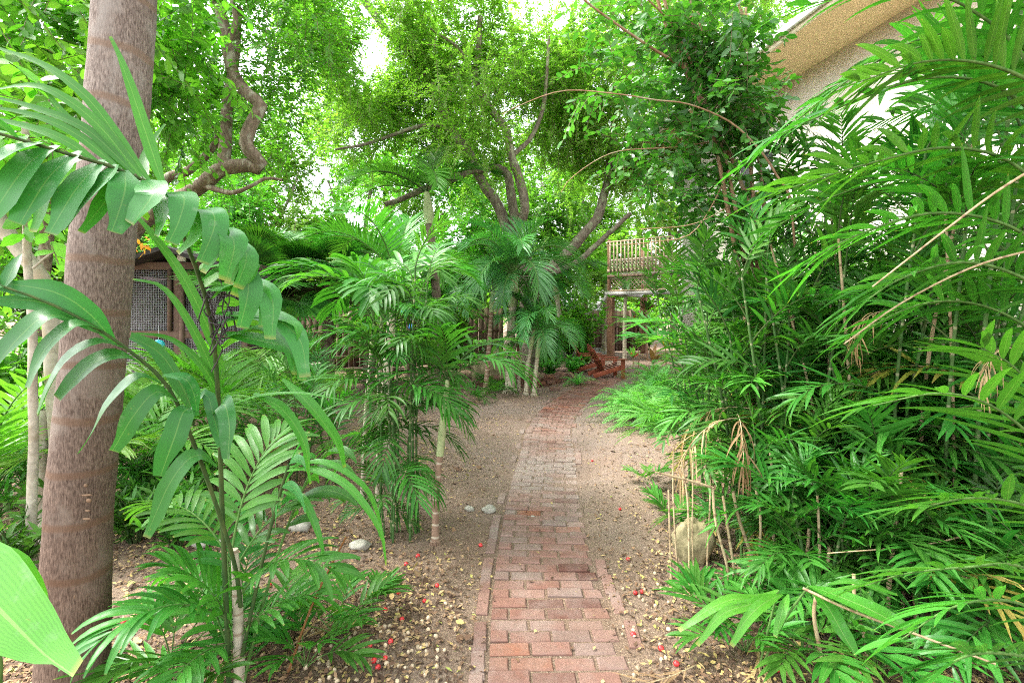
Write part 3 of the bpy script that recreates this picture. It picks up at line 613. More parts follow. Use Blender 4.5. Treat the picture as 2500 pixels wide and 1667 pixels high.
def put_fronds(t, at, fam, n, elevs=None, sc=1.0, az0=None, azr=360, name="frond", lean=0):
    az0 = random.uniform(0, 360) if az0 is None else az0; st = FR[fam]
    for k in range(n):
        s = elevs[k % len(elevs)] if elevs else min(len(st) - 1, int(k / n * len(st)))
        az = az0 + (k * 137.5 if azr == 360 else (k / max(1, n - 1) - .5) * azr + random.uniform(-12, 12))
        link(name, random.choice(st[s]), t, at, (random.gauss(0, .07), random.gauss(0, .07), R(az)), sc * random.uniform(.85, 1.12))
def clump(label, loc, fam, ncanes, h0, h1, spread=.25, lean=.15, r=.011, nf=5, fs=1.0, cane='cane', name="bamboo_palm", cat="palm", group=None, bare=.45, dry=.0):
    loc = np.array((loc[0], loc[1], float(gz(loc[0], loc[1])) - .01)); t = thing(name, label, cat, loc, group=group)
    for k in range(ncanes):
        a = random.uniform(0, 2 * math.pi); q = spread * math.sqrt(random.random()); b = np.array((q * math.cos(a), q * math.sin(a), -.02))
        H = random.uniform(h0, h1); la = a + random.gauss(0, .6); l = lean * random.uniform(.3, 1.2)
        top = b + np.array((math.cos(la) * l * H, math.sin(la) * l * H, H)); mid = (b + top) / 2 - np.array((math.cos(la), math.sin(la), 0)) * .03 * H
        pts = resample([b, mid, top], 14); isdry = random.random() < dry
        mb = MB(); tube(mb, pts, [r * random.uniform(.85, 1.2), r * .6], 7, 0); mb.build("cane", M['dry_cane' if isdry else cane], t)
        n = nf if not isdry else 1
        az0 = random.uniform(0, 360)
        for m in range(n):
            f = 1 - (1 - bare) * (m / max(1, n)) ** 1.0; at = pts[min(13, int(round(f * 13)))]; st = FR[fam]
            s = 0 if m == 0 else 1 if m < n * .6 else len(st) - 1
            if m > n * .5 and fam != 'glossy' and random.random() < .09: st = FR['bamboo_old']; s = 1
            link("frond", random.choice(st[s]), t, at, (random.gauss(0, .1), random.gauss(0, .1), R(az0 + m * 137.5)), fs * random.uniform(.8, 1.15))
    return t
def single_palm(label, loc, path, r, fam, n, fs=1.0, mat='pale_stem', shaft=0, name="palm_tree", cat="palm tree", group=None, az0=None, elevs=None, roots=True):
    loc = np.array((loc[0], loc[1], float(gz(loc[0], loc[1])))); t = thing(name, label, cat, loc, group=group)
    pts = resample(np.array([(0, 0, -.03)] + path), 24); rr = [r * 1.25, r * 1.02, r, r * .95, r * .85]
    mb = MB(); tube(mb, pts, rr, 12, 0)
    if roots:
        for k in range(14):
            a = k * .449 + random.uniform(-.1, .1); tube(mb, [(math.cos(a) * r * 1.05, math.sin(a) * r * 1.05, r * 1.1), (math.cos(a) * r * 1.7, math.sin(a) * r * 1.7, -.02)], r * .2, 4, 0)
    mb.build("trunk", M[mat], t); top = pts[-1]
    if shaft:
        d = nz(pts[-1] - pts[-3]); mb = MB(); tube(mb, [top - d * .02, top + d * shaft * .35, top + d * shaft], [r * 1.05, r * 1.15, r * .6], 10, 0); mb.build("crownshaft", M['crownshaft'], t); top = top + d * shaft * .96
    put_fronds(t, top, fam, n, elevs, fs, az0)
    return t
def limb(mb, pp, r0, r1, sides=9, wob=.12, n=None, mat=0):
    pts = resample([P(*q) for q in pp], n or max(8, len(pp) * 4)); pts = pts + np.array([noise.noise_vector(Vector(p * 1.7)) for p in pts]) * r0 * .45 * np.sin(np.linspace(0, np.pi, len(pts)))[:, None]
    tube(mb, pts, [r0, (r0 + r1) / 2, r1], sides, mat, wob=wob); return pts
def foliage(mb, ells, nl, L, W, tw=.6, thr=-.12, freq=.55, up=.1, kite=True, droop=0, twr=.004, lmat=0, tmat=1, seed=0):
    """sprays of leaves on thin twigs, gathered in clumps with gaps between them; ells = (centre, radii, number of sprays)"""
    for c, r, n in ells:
        q = rdir(n * 3) * (rng.random((n * 3, 1)) ** .38) * np.array(r) + np.asarray(c)
        keep = np.array([noise.noise(Vector(x * freq) + Vector((seed, seed * 2.1, 0))) > thr + .1 * random.random() for x in q]); q = q[keep][:n]; m = len(q)
        if not m: continue
        d = nz(rdir(m) + nz(q - np.asarray(c)) * .5 + (0, 0, up)); ln = tw * rng.uniform(.6, 1.3, m)
        if nl <= 0: continue
        k = np.arange(nl); t = (k + .5) / nl
        bend = DOWN * (.25 + droop)
        base = q[:, None] + d[:, None] * (ln[:, None, None] * t[None, :, None]) + bend * (ln[:, None, None] * (t ** 2)[None, :, None])
        tang = nz(d[:, None] + bend * 2 * t[None, :, None]); s = nz(np.cross(tang, (0, 0, 1.0)) + 1e-4)
        sg = np.where(k % 2 == 0, 1, -1)[None, :, None]
        dirs = nz(tang * .55 + s * sg * .8 + rng.normal(0, .28, (m, nl, 3)) + DOWN * (.1 + droop)); nr = nz(np.cross(s, tang) + rng.normal(0, .4, (m, nl, 3)))
        tint = np.clip(rng.random(m)[:, None] * .75 + rng.random((m, nl)) * .35 - .05, 0, 1).reshape(-1)
        B, D, N_ = base.reshape(-1, 3), dirs.reshape(-1, 3), nr.reshape(-1, 3); k2 = rng.random(len(B)) < .93; B, D, N_, tint = B[k2], D[k2], N_[k2], tint[k2]
        sz = rng.uniform(.7, 1.2, len(B))
        if kite: diamonds(mb, B, D, N_, L * sz, W * sz, lmat, tint)
        else: leaves(mb, B, D, N_, L * sz, W * sz, .5, 3, .15, 'oval', lmat, tint)
        if twr:   # twigs: flat three-sided sticks
            e = q + d * ln[:, None] + bend * ln[:, None]; md = q + d * ln[:, None] * .5 + bend * ln[:, None] * .25
            for A_, B_ in ((q, md), (md, e)):
                u = nz(np.cross(B_ - A_, (0, .3, 1.0))) * twr; w = nz(np.cross(B_ - A_, u)) * twr
                V = np.stack([A_ + u, A_ - u * .5 + w * .87, A_ - u * .5 - w * .87, B_ + u * .7, B_ - u * .35 + w * .6, B_ - u * .35 - w * .6], 1)
                Q = np.array([[0, 1, 4, 3], [1, 2, 5, 4], [2, 0, 3, 5]]); mb.add(V, (np.arange(m) * 6)[:, None, None] + Q, np.zeros((m * 6, 3)) + .5, tmat)
def ribbon(mb, pts, w, n0, prof='lance', nseg=12, fold=.2, mat=0, tint=.5, twist=0):
    """one strap leaf drawn along a curve"""
    p = resample(pts, nseg + 1); T = nz(np.gradient(p, axis=0)); V = np.zeros((nseg + 1, 3, 3)); LU = np.zeros_like(V); n = np.asarray(n0, float)
    flip = random.choice((1, -1)); tw = random.uniform(-.05, .05) if prof == 'trunc' else 0
    for k in range(nseg + 1):
        a = nz(np.cross(T[k], n)); n2 = np.cross(a, T[k]); t = k / nseg
        wl, wr = (w * float(PROF[prof](np.array(min(1, t * (1 + .13 * flip * s_))))) * (1 + .07 * noise.noise(Vector((t * 5, tint * 30, s_ * 4)))) for s_ in (1, -1))   # one edge runs out sooner than the other
        V[k] = (p[k] - a * wl + n2 * fold * wl, p[k], p[k] + a * wr + n2 * fold * wr); LU[k, :, 0] = (-1, 0, 1); LU[k, :, 1] = t; LU[k, :, 2] = tint
        n2 = n2 + a * tw
        n = n2
    q = [[k * 3 + c, k * 3 + c + 1, k * 3 + c + 4, k * 3 + c + 3] for k in range(nseg) for c in (0, 1)]; mb.add(V, q, LU, mat)
def PX(*pp): return [P(*q) for q in pp]
def gpt(px, py): g = G(px, py); g[2] = float(gz(g[0], g[1])); return g
def bush(name, label, cat, loc, r, nst, nl, L, W, mat='under', prof='oval', group=None, stem='stem_dark', h=None, droop=.5, up=.5, nseg=3):
    """low plant: stems from one root with leaves along them"""
    loc = np.array((loc[0], loc[1], float(gz(loc[0], loc[1])) - .01)); t = thing(name, label, cat, loc, group=group); h = h or r
    ms, ml = MB(), MB()
    for k in range(nst):
        a = random.uniform(0, 2 * math.pi); q = r * random.uniform(.2, 1); H = h * random.uniform(.55, 1.05)
        pts = resample([(0.02 * math.cos(a), .02 * math.sin(a), 0), (q * .4 * math.cos(a), q * .4 * math.sin(a), H * .65), (q * math.cos(a), q * math.sin(a), H)], 10); tube(ms, pts, [.006, .003], 4, 0, cap=False)
        i = rng.integers(2, 10, nl); d = nz(rdir(nl) * (1, 1, .5) + (math.cos(a) * .3, math.sin(a) * .3, up))
        leaves(ml, pts[i], d, nz(rdir(nl) * .4 + (0, 0, 1)), L * rng.uniform(.6, 1.15, nl), W * rng.uniform(.7, 1.1, nl), droop, nseg, .15, prof, 0)
    ms.build("stems", M[stem], t); ml.build("foliage", M[mat], t); return t
def fern(label, loc, sc, n=16, group="ferns along the right of the path"):
    loc = np.array((loc[0], loc[1], float(gz(loc[0], loc[1])))); t = thing("fern", label, "fern", loc, group=group); put_fronds(t, (0, 0, 0), 'fern', n, [1, 0, 1, 2, 1, 2], sc); return t

# ------------------------------------------------------------------ the big palm trunk in front at left
def from_px(pp): return [P(*q) for q in pp]
tp = resample(from_px([(170, 1780, 1.9), (180, 1600, 1.9), (194, 1250, 1.9), (211, 1063, 1.9), (231, 850, 1.9), (252, 585, 1.9), (282, 319, 1.9), (306, 0, 1.9), (325, -300, 1.9), (345, -900, 1.9), (360, -1900, 1.9)]), 90)
tp[0, 2] = -.05
palm = thing("palm_tree", "large grey brown ringed palm trunk standing closest at the left", "palm tree", (tp[0][0], 1.9, 0)); op = (tp[0][0], 1.9, 0)
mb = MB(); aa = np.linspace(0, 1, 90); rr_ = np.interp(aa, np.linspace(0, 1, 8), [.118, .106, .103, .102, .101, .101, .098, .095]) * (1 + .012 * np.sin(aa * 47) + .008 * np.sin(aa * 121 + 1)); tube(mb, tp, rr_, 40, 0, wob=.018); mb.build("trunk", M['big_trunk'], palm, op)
mb = MB(); d = nz(tp[-1] - tp[-3]); tube(mb, [tp[-1], tp[-1] + d * .5, tp[-1] + d * 1.1], [.1, .11, .06], 14, 0); mb.build("crownshaft", M['crownshaft'], palm, op)
put_fronds(palm, tp[-1] + d * 1.05 - np.array(op), 'feather', 9, [0, 1, 1, 2, 1, 2], 1.15)
scar = plain("scar_cork", (.13, .08, .05), (.2, .13, .08), 50, bump=.4)   # small scars and flaking patches on the bark
for px, py, w, h in ((212, 1208, 14, 3), (217, 1221, 7, 6), (214, 1246, 7, 3), (211, 1266, 10, 3), (180, 1455, 5, 8), (209, 1185, 5, 5)):
    Yq = 1.8
    for _ in range(6): c = P(px, py, Yq); Yq = 1.9 - math.sqrt(max(.0004, .101 ** 2 - (c[0] - np.interp(c[2], tp[:, 2], tp[:, 0])) ** 2))
    c = P(px, py, Yq); mb = MB(); blob(mb, c, (w * .0015, .004, h * .0013), px, .3, 6, 0, random.random()); mb.build("bark_scar", scar, palm, op)

# ------------------------------------------------------------------ young broad-leaved palm at the front left
yb = np.array((-1.14, 2.0, 0)); yp = thing("young_palm", "young palm with broad arching leaves in front of the big trunk", "palm", yb); yo = tuple(yb)
mb = MB(); tube(mb, resample(from_px([(585, 1700, 2.02), (583, 1560, 2.02), (578, 1420, 2.0), (572, 1340, 1.99)]), 10), [.024, .022, .02, .014], 10); mb.build("trunk", M['pale_stem'], yp, yo)
def frond_px(name, t, o, pp, S0, mats, **k):
    mb = MB(); pinnate(mb, from_px(pp), S0, **k); return mb.build(name, mats, t, o)
BIG = [M['palm_big'], M['stem_dark']]
frond_px("frond", yp, yo, [(560, 1690, 2.0), (556, 1560, 1.98), (549, 1390, 1.94), (542, 1222, 1.9), (537, 1063, 1.85), (529, 903, 1.76), (517, 797, 1.7), (492, 691, 1.63), (455, 595, 1.56), (420, 500, 1.5), (361, 446, 1.45), (298, 414, 1.41), (191, 384, 1.37), (85, 351, 1.33), (-60, 310, 1.3)],
         (.72, -.7, 0), BIG, n=3, LL=.2, LW=.02, start=.96, r0=.011, rmin=.4)
frond_px("frond", yp, yo, [(588, 1480, 1.99), (578, 1400, 1.95), (560, 1330, 1.88), (510, 1180, 1.76), (457, 1042, 1.66), (404, 935, 1.58), (308, 850, 1.52), (213, 787, 1.47), (106, 734, 1.43), (-50, 680, 1.4)],
         (-.1, -.75, -.6), BIG, n=3, LL=.2, LW=.02, start=.96, r0=.009, rmin=.35)
def drawn_leaflets(parent, o, rows, mat, prof='trunc'):
    """leaflets placed one by one: each row is a half width, tint, facing and the run of the midrib"""
    mb = MB()
    for w, tn, n0, pp in rows: ribbon(mb, from_px(pp), w, n0, prof, 14, .12 + .1 * random.random(), 0, tn)
    return mb.build("leaflets", mat, parent, o)
UPN, LFT = (.1, -.45, .9), (-.3, -.6, .75)
hang = [((101, 348, 1.34), (30, 368, 1.28), (-60, 430, 1.24)), ((143, 356, 1.36), (70, 400, 1.3), (-25, 530, 1.26)), ((197, 369, 1.38), (122, 430, 1.32), (48, 548, 1.28)), ((252, 390, 1.4), (186, 462, 1.34), (119, 570, 1.3)), ((285, 402, 1.41), (228, 470, 1.35), (160, 562, 1.31)),
        ((305, 416, 1.42), (304, 470, 1.36), (272, 566, 1.33)), ((356, 440, 1.44), (374, 470, 1.37), (350, 510, 1.35), (322, 548, 1.34)), ((405, 470, 1.47), (448, 480, 1.4), (440, 530, 1.37), (412, 592, 1.36)), ((452, 525, 1.52), (508, 512, 1.45), (524, 550, 1.41), (488, 640, 1.39)), ((470, 590, 1.55), (530, 562, 1.48), (572, 592, 1.44), (552, 686, 1.42)),
        ((480, 640, 1.58), (550, 592, 1.51), (602, 620, 1.47), (576, 702, 1.45)), ((496, 684, 1.61), (560, 650, 1.55), (606, 690, 1.5), (586, 800, 1.48)), ((513, 730, 1.65), (590, 690, 1.6), (662, 725, 1.55), (664, 828, 1.52)), ((528, 790, 1.69), (640, 770, 1.63), (728, 822, 1.58), (750, 920, 1.55)), ((536, 830, 1.71), (640, 800, 1.66), (705, 850, 1.62), (722, 915, 1.6))]
hang2 = []
for A_, B_ in zip(hang[2:-1], hang[3:]):      # more leaflets between the drawn ones, a little behind them
    A_, B_ = (np.array([q[0], q[len(q) // 2], q[-1]]) for q in (A_, B_)); k_ = random.uniform(.35, .65); C_ = A_ * (1 - k_) + B_ * k_; C_[2] = C_[1] + (C_[2] - C_[1]) * random.uniform(.7, 1.15); C_[:, 2] += .03; C_[1:, :2] += rng.normal(0, 9, (2, 2)); hang2.append([tuple(q) for q in C_])
drawn_leaflets(yp, yo, [(random.uniform(.024, .032), random.uniform(.3, .95), (.0, -.5, .85), p) for p in hang2], M['palm_mid'])
drawn_leaflets(yp, yo, [(.038 + random.uniform(-.004, .005), random.uniform(.3, .95), UPN, p) for p in hang], BIG[0])
under_ = [((516, 730, 1.66), (555, 705, 1.7), (604, 706, 1.74)), ((528, 768, 1.69), (556, 740, 1.72), (588, 737, 1.76)), ((532, 806, 1.71), (580, 785, 1.75), (655, 790, 1.78)), ((540, 850, 1.73), (600, 815, 1.77), (665, 812, 1.8)), ((502, 700, 1.64), (530, 672, 1.7), (560, 670, 1.75)), ((490, 660, 1.62), (520, 636, 1.68), (556, 640, 1.72))]
drawn_leaflets(yp, yo, [(.022, random.uniform(.6, 1), (0, .5, .8), p) for p in under_], M['palm_mid'])
blades = [(.019, ((402, 463, 1.47), (356, 325, 1.46), (310, 190, 1.45), (266, 90, 1.45))), (.017, ((367, 444, 1.45), (290, 340, 1.44), (214, 240, 1.43), (115, 165, 1.42), (-10, 118, 1.41))), (.017, ((344, 432, 1.44), (237, 302, 1.42), (130, 222, 1.4), (57, 206, 1.39), (-30, 222, 1.38))), (.015, ((329, 425, 1.43), (214, 318, 1.41), (100, 270, 1.39), (-20, 238, 1.38))), (.014, ((295, 414, 1.42), (190, 330, 1.4), (90, 285, 1.38), (-30, 262, 1.36))), (.014, ((245, 400, 1.41), (130, 330, 1.38), (-40, 285, 1.36))), (.014, ((310, 418, 1.43), (230, 330, 1.42), (165, 290, 1.41), (90, 200, 1.4))),
          (.016, ((356, 440, 1.5), (352, 400, 1.55), (370, 352, 1.6), (405, 304, 1.64))), (.016, ((470, 620, 1.62), (430, 540, 1.62), (385, 450, 1.63))), (.02, ((548, 905, 1.78), (500, 780, 1.72), (430, 650, 1.68), (345, 545, 1.66), (300, 500, 1.66))), (.016, ((544, 960, 1.8), (470, 800, 1.74), (400, 700, 1.7), (325, 680, 1.68))), (.014, ((544, 990, 1.82), (500, 900, 1.76), (420, 830, 1.72), (330, 815, 1.7)))]
drawn_leaflets(yp, yo, [(w, random.uniform(.1, .6), (.35, -.85, .3), p) for w, p in blades], M['palm_mid'], 'lance')
low = [((191, 783, 1.46), (115, 770, 1.4), (50, 820, 1.36), (-5, 885, 1.34)), ((249, 806, 1.48), (185, 790, 1.42), (122, 838, 1.38), (85, 895, 1.36), (66, 946, 1.35)), ((302, 850, 1.51), (240, 834, 1.45), (170, 872, 1.41), (125, 940, 1.39), (93, 1014, 1.38)), ((344, 888, 1.54), (288, 866, 1.48), (220, 892, 1.44), (144, 975, 1.42)), ((394, 936, 1.57), (335, 918, 1.51), (268, 980, 1.47), (228, 1052, 1.45), (194, 1104, 1.44)), ((434, 982, 1.6), (383, 956, 1.54), (328, 1012, 1.5), (274, 1100, 1.48)), ((488, 1012, 1.64), (452, 1000, 1.58), (425, 1070, 1.54), (392, 1162, 1.52)), ((520, 1020, 1.7), (546, 985, 1.66), (560, 1040, 1.62), (556, 1120, 1.6)), ((530, 1140, 1.74), (480, 1110, 1.68), (420, 1170, 1.64), (355, 1310, 1.62))]
drawn_leaflets(yp, yo, [(.034 + random.uniform(-.003, .005), random.uniform(.0, .6), UPN, p) for p in low], BIG[0])
top_ = [(.034, ((283, 840, 1.52), (214, 762, 1.48), (130, 712, 1.45), (-10, 688, 1.43))), (.028, ((245, 812, 1.5), (115, 742, 1.46), (-20, 728, 1.43))), (.033, ((474, 1009, 1.7), (440, 935, 1.67), (390, 862, 1.66), (318, 822, 1.66))), (.024, ((398, 915, 1.58), (452, 925, 1.6), (474, 965, 1.6), (482, 1015, 1.6))), (.02, ((450, 1030, 1.66), (500, 960, 1.68), (520, 1010, 1.68), (540, 1090, 1.68)))]
drawn_leaflets(yp, yo, [(w, random.uniform(0, .4), LFT, p) for w, p in top_], BIG[0])
frond_px("frond", yp, yo, [(592, 1600, 2.0), (612, 1500, 2.0), (650, 1330, 2.02), (682, 1210, 2.04), (706, 1132, 2.05)], (.3, -.9, 0), BIG, n=3, LL=.3, LW=.02, fold=.2, start=.75, nseg=9, r0=.009, rmin=.75, prof='trunc',
         sides={1: dict(a0=60, a1=50, lift=10, droop=2.2), -1: dict(a0=60, a1=45, lift=10, droop=1.8)})
frond_px("frond", yp, yo, [(596, 1660, 2.02), (640, 1480, 2.1), (700, 1290, 2.2), (760, 1150, 2.28), (800, 1100, 2.3)], (.5, -.8, 0), [M['palm_mid'], M['stem_green']], n=4, LL=.34, LW=.022, fold=.2, start=.62, nseg=8, r0=.008, rmin=.6, prof='trunc', droop=1.8, a0=60, a1=35)
mb = MB()
for pp, w, tn in (([(700, 1150, 2.03), (762, 1146, 1.98), (840, 1180, 1.93), (900, 1245, 1.9), (935, 1310, 1.89), (944, 1378, 1.89)], .021, .8), ([(706, 1140, 2.04), (790, 1128, 2.0), (880, 1180, 2.0), (915, 1240, 2.0), (938, 1330, 2.0)], .018, .7),
              ([(690, 925, 1.9), (752, 985, 1.86), (815, 1070, 1.84), (838, 1142, 1.83)], .032, .6), ([(560, 990, 1.86), (640, 966, 1.84), (740, 960, 1.84), (838, 976, 1.85)], .013, .7),
              ([(690, 1200, 2.03), (740, 1220, 1.96), (775, 1300, 1.93), (790, 1372, 1.93)], .018, .45), ([(620, 960, 1.85), (690, 1000, 1.82), (742, 1080, 1.8), (760, 1180, 1.8)], .024, .5)):
    ribbon(mb, from_px(pp), w, (0, -.35, 1), 'lance' if w < .025 else 'trunc', 14, .25, 0, tn)
mb.build("arching_leaf", M['palm_mid'], yp, yo)
for az, s, sc, z in ((200, 0, .6, .2), (150, 1, .6, .16), (262, 2, .5, .22), (20, 1, .45, .2), (100, 1, .5, .25), (230, 1, .55, .3), (130, 1, .6, .4), (60, 1, .6, .5), (340, 1, .6, .35), (85, 0, .7, .6), (165, 1, .55, .55)):
    link("frond", random.choice(FR['broad_mid'][s]), yp, (-.02, 0, z), (0, 0, R(az)), sc)
mb = MB()   # dried flower strings hanging from the stalk
for k in range(16):
    c = P(random.uniform(505, 550), random.uniform(680, 830), 1.66); pts = [c, c + rng.normal(0, .018, 3) + (0, 0, -.03), c + rng.normal(0, .022, 3) + (0, 0, -.07), c + rng.normal(0, .02, 3) + (0, 0, -.1)]
    tube(mb, resample(pts, 9), .0022, 4, 0, wob=1.2)
mb.build("dried_flower_string", M['black'], yp, yo)

mb = MB(); ribbon(mb, from_px([(-160, 1350, .82), (-70, 1420, .79), (30, 1520, .76), (110, 1600, .74), (180, 1648, .72)]), .07, (.4, -.8, .45), 'point', 16, .18, 0, .7)
ribbon(mb, from_px([(-20, 1330, .85), (40, 1390, .84), (85, 1470, .84), (95, 1560, .85)]), .022, (.6, -.6, .3), 'lance', 10, .25, 0, .9)
mb2 = MB(); tube(mb2, resample([(-1.0, .95, 0), (-.98, .9, .5), (-.85, .8, 1.05), P(-90, 1330, .8)], 12), [.008, .005], 6)
o = thing("broad_leaf_plant", "big bright green leaf tip closest in the bottom left corner", "plant", (-1.0, .95, 0)); mb.build("leaf", M['near_leaf'], o, (-1.0, .95, 0)); mb2.build("stalk", M['stem_green'], o, (-1.0, .95, 0))

# seedlings at the front, right of the young palm
for (px, py, n, sc, lab) in ((745, 1640, 7, .8, "young palm seedling with dark folded leaves at the bottom edge by the red fruits"), (820, 1560, 6, .75, "palm seedling spreading over the nuts right of the young palm"), (690, 1560, 5, .85, "palm seedling close behind the young palm's petioles"),
                            (420, 1640, 6, .9, "palm seedling fanning out at the foot of the big trunk"), (905, 1500, 4, .55, "little lime palm seedling nearest the path among the nuts"), (500, 1700, 5, .9, "palm seedling at the bottom edge between big trunk and young palm")):
    g = gpt(px, py); t = thing("palm_seedling", lab, "palm seedling", g, group="palm seedlings"); put_fronds(t, (0, 0, 0), 'seedling', n, [0, 1, 1], sc)
g = gpt(700, 1660); mb = MB(); tube(mb, resample([g + (0, 0, .0), g + (.1, .04, .3), P(845, 1310, 2.1)], 8), [.006, .004], 6); tag(mb.build("dry_stalk", M['rust'], origin=tuple(g)), "thin orange brown dead stalk leaning right in front of the seedlings", "dead stalk")

# ------------------------------------------------------------------ palms left of the path
clump("dense bamboo palm with slim dark stems beside the path left of centre", gpt(975, 1310), 'glossy', 9, 1.1, 1.95, .15, .06, .0095, 7, .95, bare=.4)
clump("low tuft of glossy leaves round the foot of the slim dark stems", gpt(960, 1290), 'glossy', 4, .25, .6, .15, .2, .006, 3, .6, bare=.4)
single_palm("slender palm with brown ringed base and pale green shaft beside the path", gpt(1062, 1330), [(.01, 0, .35), (.035, 0, .62)], .024, 'glossy', 7, 1.25, 'ring_stem', .5, group=None, elevs=[0, 1, 2, 1, 2])
single_palm("young broad leaved palm on a thin pale stem left of the slim dark clump", gpt(884, 1215), [(.03, 0, .7), (.08, .0, 1.25)], .016, 'broad_mid', 7, .95, 'pale_stem', .22, elevs=[0, 1, 2, 1, 2, 2])
single_palm("second thin pale stemmed palm arching broad leaves over the dark clump", gpt(921, 1235), [(.01, 0, .7), (.03, 0, 1.35)], .015, 'broad_mid', 7, .9, 'pale_stem', .22, elevs=[0, 1, 1, 2, 2])
single_palm("stout pale trunked palm behind the thin pale stems left of the path", gpt(942, 1098), [(.0, .05, .8), (.05, .1, 1.55)], .06, 'areca', 9, .8, 'pale_stem', .4, elevs=[0, 1, 2, 1, 2])
for (px, py, n, h, lab) in ((770, 1030, 4, 1.0, "sparse thin stemmed palm in the open soil left of the path"), (735, 1170, 4, .9, "thin dark stemmed palm close behind the young palm's arching leaves"), (815, 1200, 3, .75, "small sparse palm between the young palm and the pale stems"), (690, 1010, 5, 1.1, "thin palm in front of the coop's right corner")):
    clump(lab, gpt(px, py), 'bamboo_mid', n, h * .7, h * 1.15, .12, .15, .007, 4, .7, 'stem_dark', name="thin_palm")
for (px, py, fs, n, lab) in ((560, 1120, 1.35, 13, "pale lime palm with spreading leaflets right of the big trunk"), (400, 1190, 1.1, 11, "lime palm close behind the big trunk"), (20, 1250, .95, 10, "lime palm at the left edge behind the big trunk"), (640, 1050, 1.1, 12, "lime palm in front of the coop"), (330, 1260, .9, 9, "small lime palm tucked against the big trunk's right side"), (-30, 1340, 1.1, 11, "large lime palm cut by the left edge"), (470, 1040, 1.25, 12, "lime palm spreading under the coop's mesh")):
    g = gpt(px, py); t = thing("lime_palm", lab, "palm", g, group="lime green palms at left"); mb = MB(); tube(mb, [(0, 0, -.03), (0, 0, .2), (.01, 0, .4)], [.03, .02, .015], 8); mb.build("trunk", M['stem_green'], t); put_fronds(t, (0, 0, .38), 'lime', n, [0, 1, 1, 0, 1], fs)
# undergrowth at left
for (px, py, r, lab, mt) in ((330, 1330, .3, "dark leafy undergrowth between big trunk and young palm", 'under'), (440, 1290, .28, "dark leafy undergrowth behind the young palm", 'under'), (390, 1230, .32, "tall thin stemmed undergrowth right of the big trunk", 'under'), (40, 1420, .3, "low dark leafy plant left of the big trunk's foot", 'under'),
                             (120, 1290, .35, "undergrowth between the white stem and the big trunk", 'under'), (-60, 1330, .4, "leafy undergrowth at the left edge", 'under'), (470, 1180, .35, "thick dark undergrowth between lime palm and young palm", 'under'), (350, 1230, .35, "dark thin leaved undergrowth touching the big trunk's right side", 'under'), (300, 1290, .3, "dark undergrowth hugging the big trunk's right edge", 'under'), (430, 1350, .26, "low dark undergrowth between the big trunk and the grey rocks", 'under'), (490, 1230, .34, "tall dark undergrowth behind the grey rocks", 'under'), (-20, 1230, .45, "tall leafy undergrowth out at the left edge", 'palm_mid'), (520, 1150, .3, "mixed undergrowth behind the young palm's stem", 'palm_mid'), (60, 1180, .45, "pale strappy undergrowth at the left edge behind the white stem", 'palm_lime')):
    bush("undergrowth_plant", lab, "plant", gpt(px, py), r * 1.25, 20, 16, .12, .016, mt, 'lance', h=r * 1.5, group="undergrowth at left")

# ------------------------------------------------------------------ white-stemmed saplings at far left
mb = MB(); o = gpt(78, 1400); limb(mb, [(78, 1405, 2.95), (75, 1200, 2.95), (82, 1000, 2.95), (78, 800, 2.95), (70, 640, 2.95), (66, 520, 2.95), (62, 300, 2.95)], .028, .018, 10, .05); limb(mb, [(80, 655, 2.95), (125, 620, 2.97), (175, 590, 3.0)], .008, .005, 6)
t = thing("white_sapling", "upright thin white stem left of the big palm trunk", "tree", o); mb.build("trunk", M['white_bark'], t, tuple(o))
mb = MB(); foliage(mb, [(P(62, 330, 3.0), (.5, .5, .5), 26)], 12, .11, .035, .4, -1, kite=False, droop=.2); mb.build("crown", [M['broad'], M['twig']], t, tuple(o))
mb = MB(); o = gpt(150, 1330); limb(mb, [(160, 1330, 3.3), (150, 1180, 3.3), (140, 1000, 3.3), (125, 850, 3.3), (112, 720, 3.3), (90, 660, 3.3), (40, 600, 3.3), (0, 540, 3.3), (-60, 420, 3.3)], .055, .045, 12, .1); limb(mb, [(112, 1000, 3.3), (100, 1200, 3.3), (112, 1335, 3.3)], .03, .035, 9)
t = thing("white_tree", "crooked white trunk bending left behind the big palm", "tree", o); mb.build("trunk", M['white_bark'], t, tuple(o))
mb = MB(); foliage(mb, [(P(-60, 330, 3.6), (.9, .8, .8), 60), (P(60, 120, 4.2), (1.1, .9, .9), 70)], 14, .13, .04, .5, -.4, kite=False, droop=.2); mb.build("crown", [M['broad'], M['twig']], t, tuple(o))

# ------------------------------------------------------------------ trees
def tree(name, label, loc, limbs, barkm, ells, leafm, nl, L, W, tw=.6, thr=-.12, kite=True, seed=0, group=None, twr=.004, up=.1, droop=0, cat="tree"):
    loc = np.array(loc, float); t = thing(name, label, cat, loc, group=group); mb = MB()
    for pp, r0, r1 in limbs: limb(mb, pp, r0, r1)
    mb.build("trunk", M[barkm], t, tuple(loc)); mb = MB(); foliage(mb, ells, nl, L, W, tw, thr, up=up, kite=kite, seed=seed, twr=twr, droop=droop); mb.build("crown", [M[leafm], M['twig']], t, tuple(loc)); return t
E = lambda px, py, Y, rx, ry, rz, n: (P(px, py, Y), (rx, ry, rz), n)
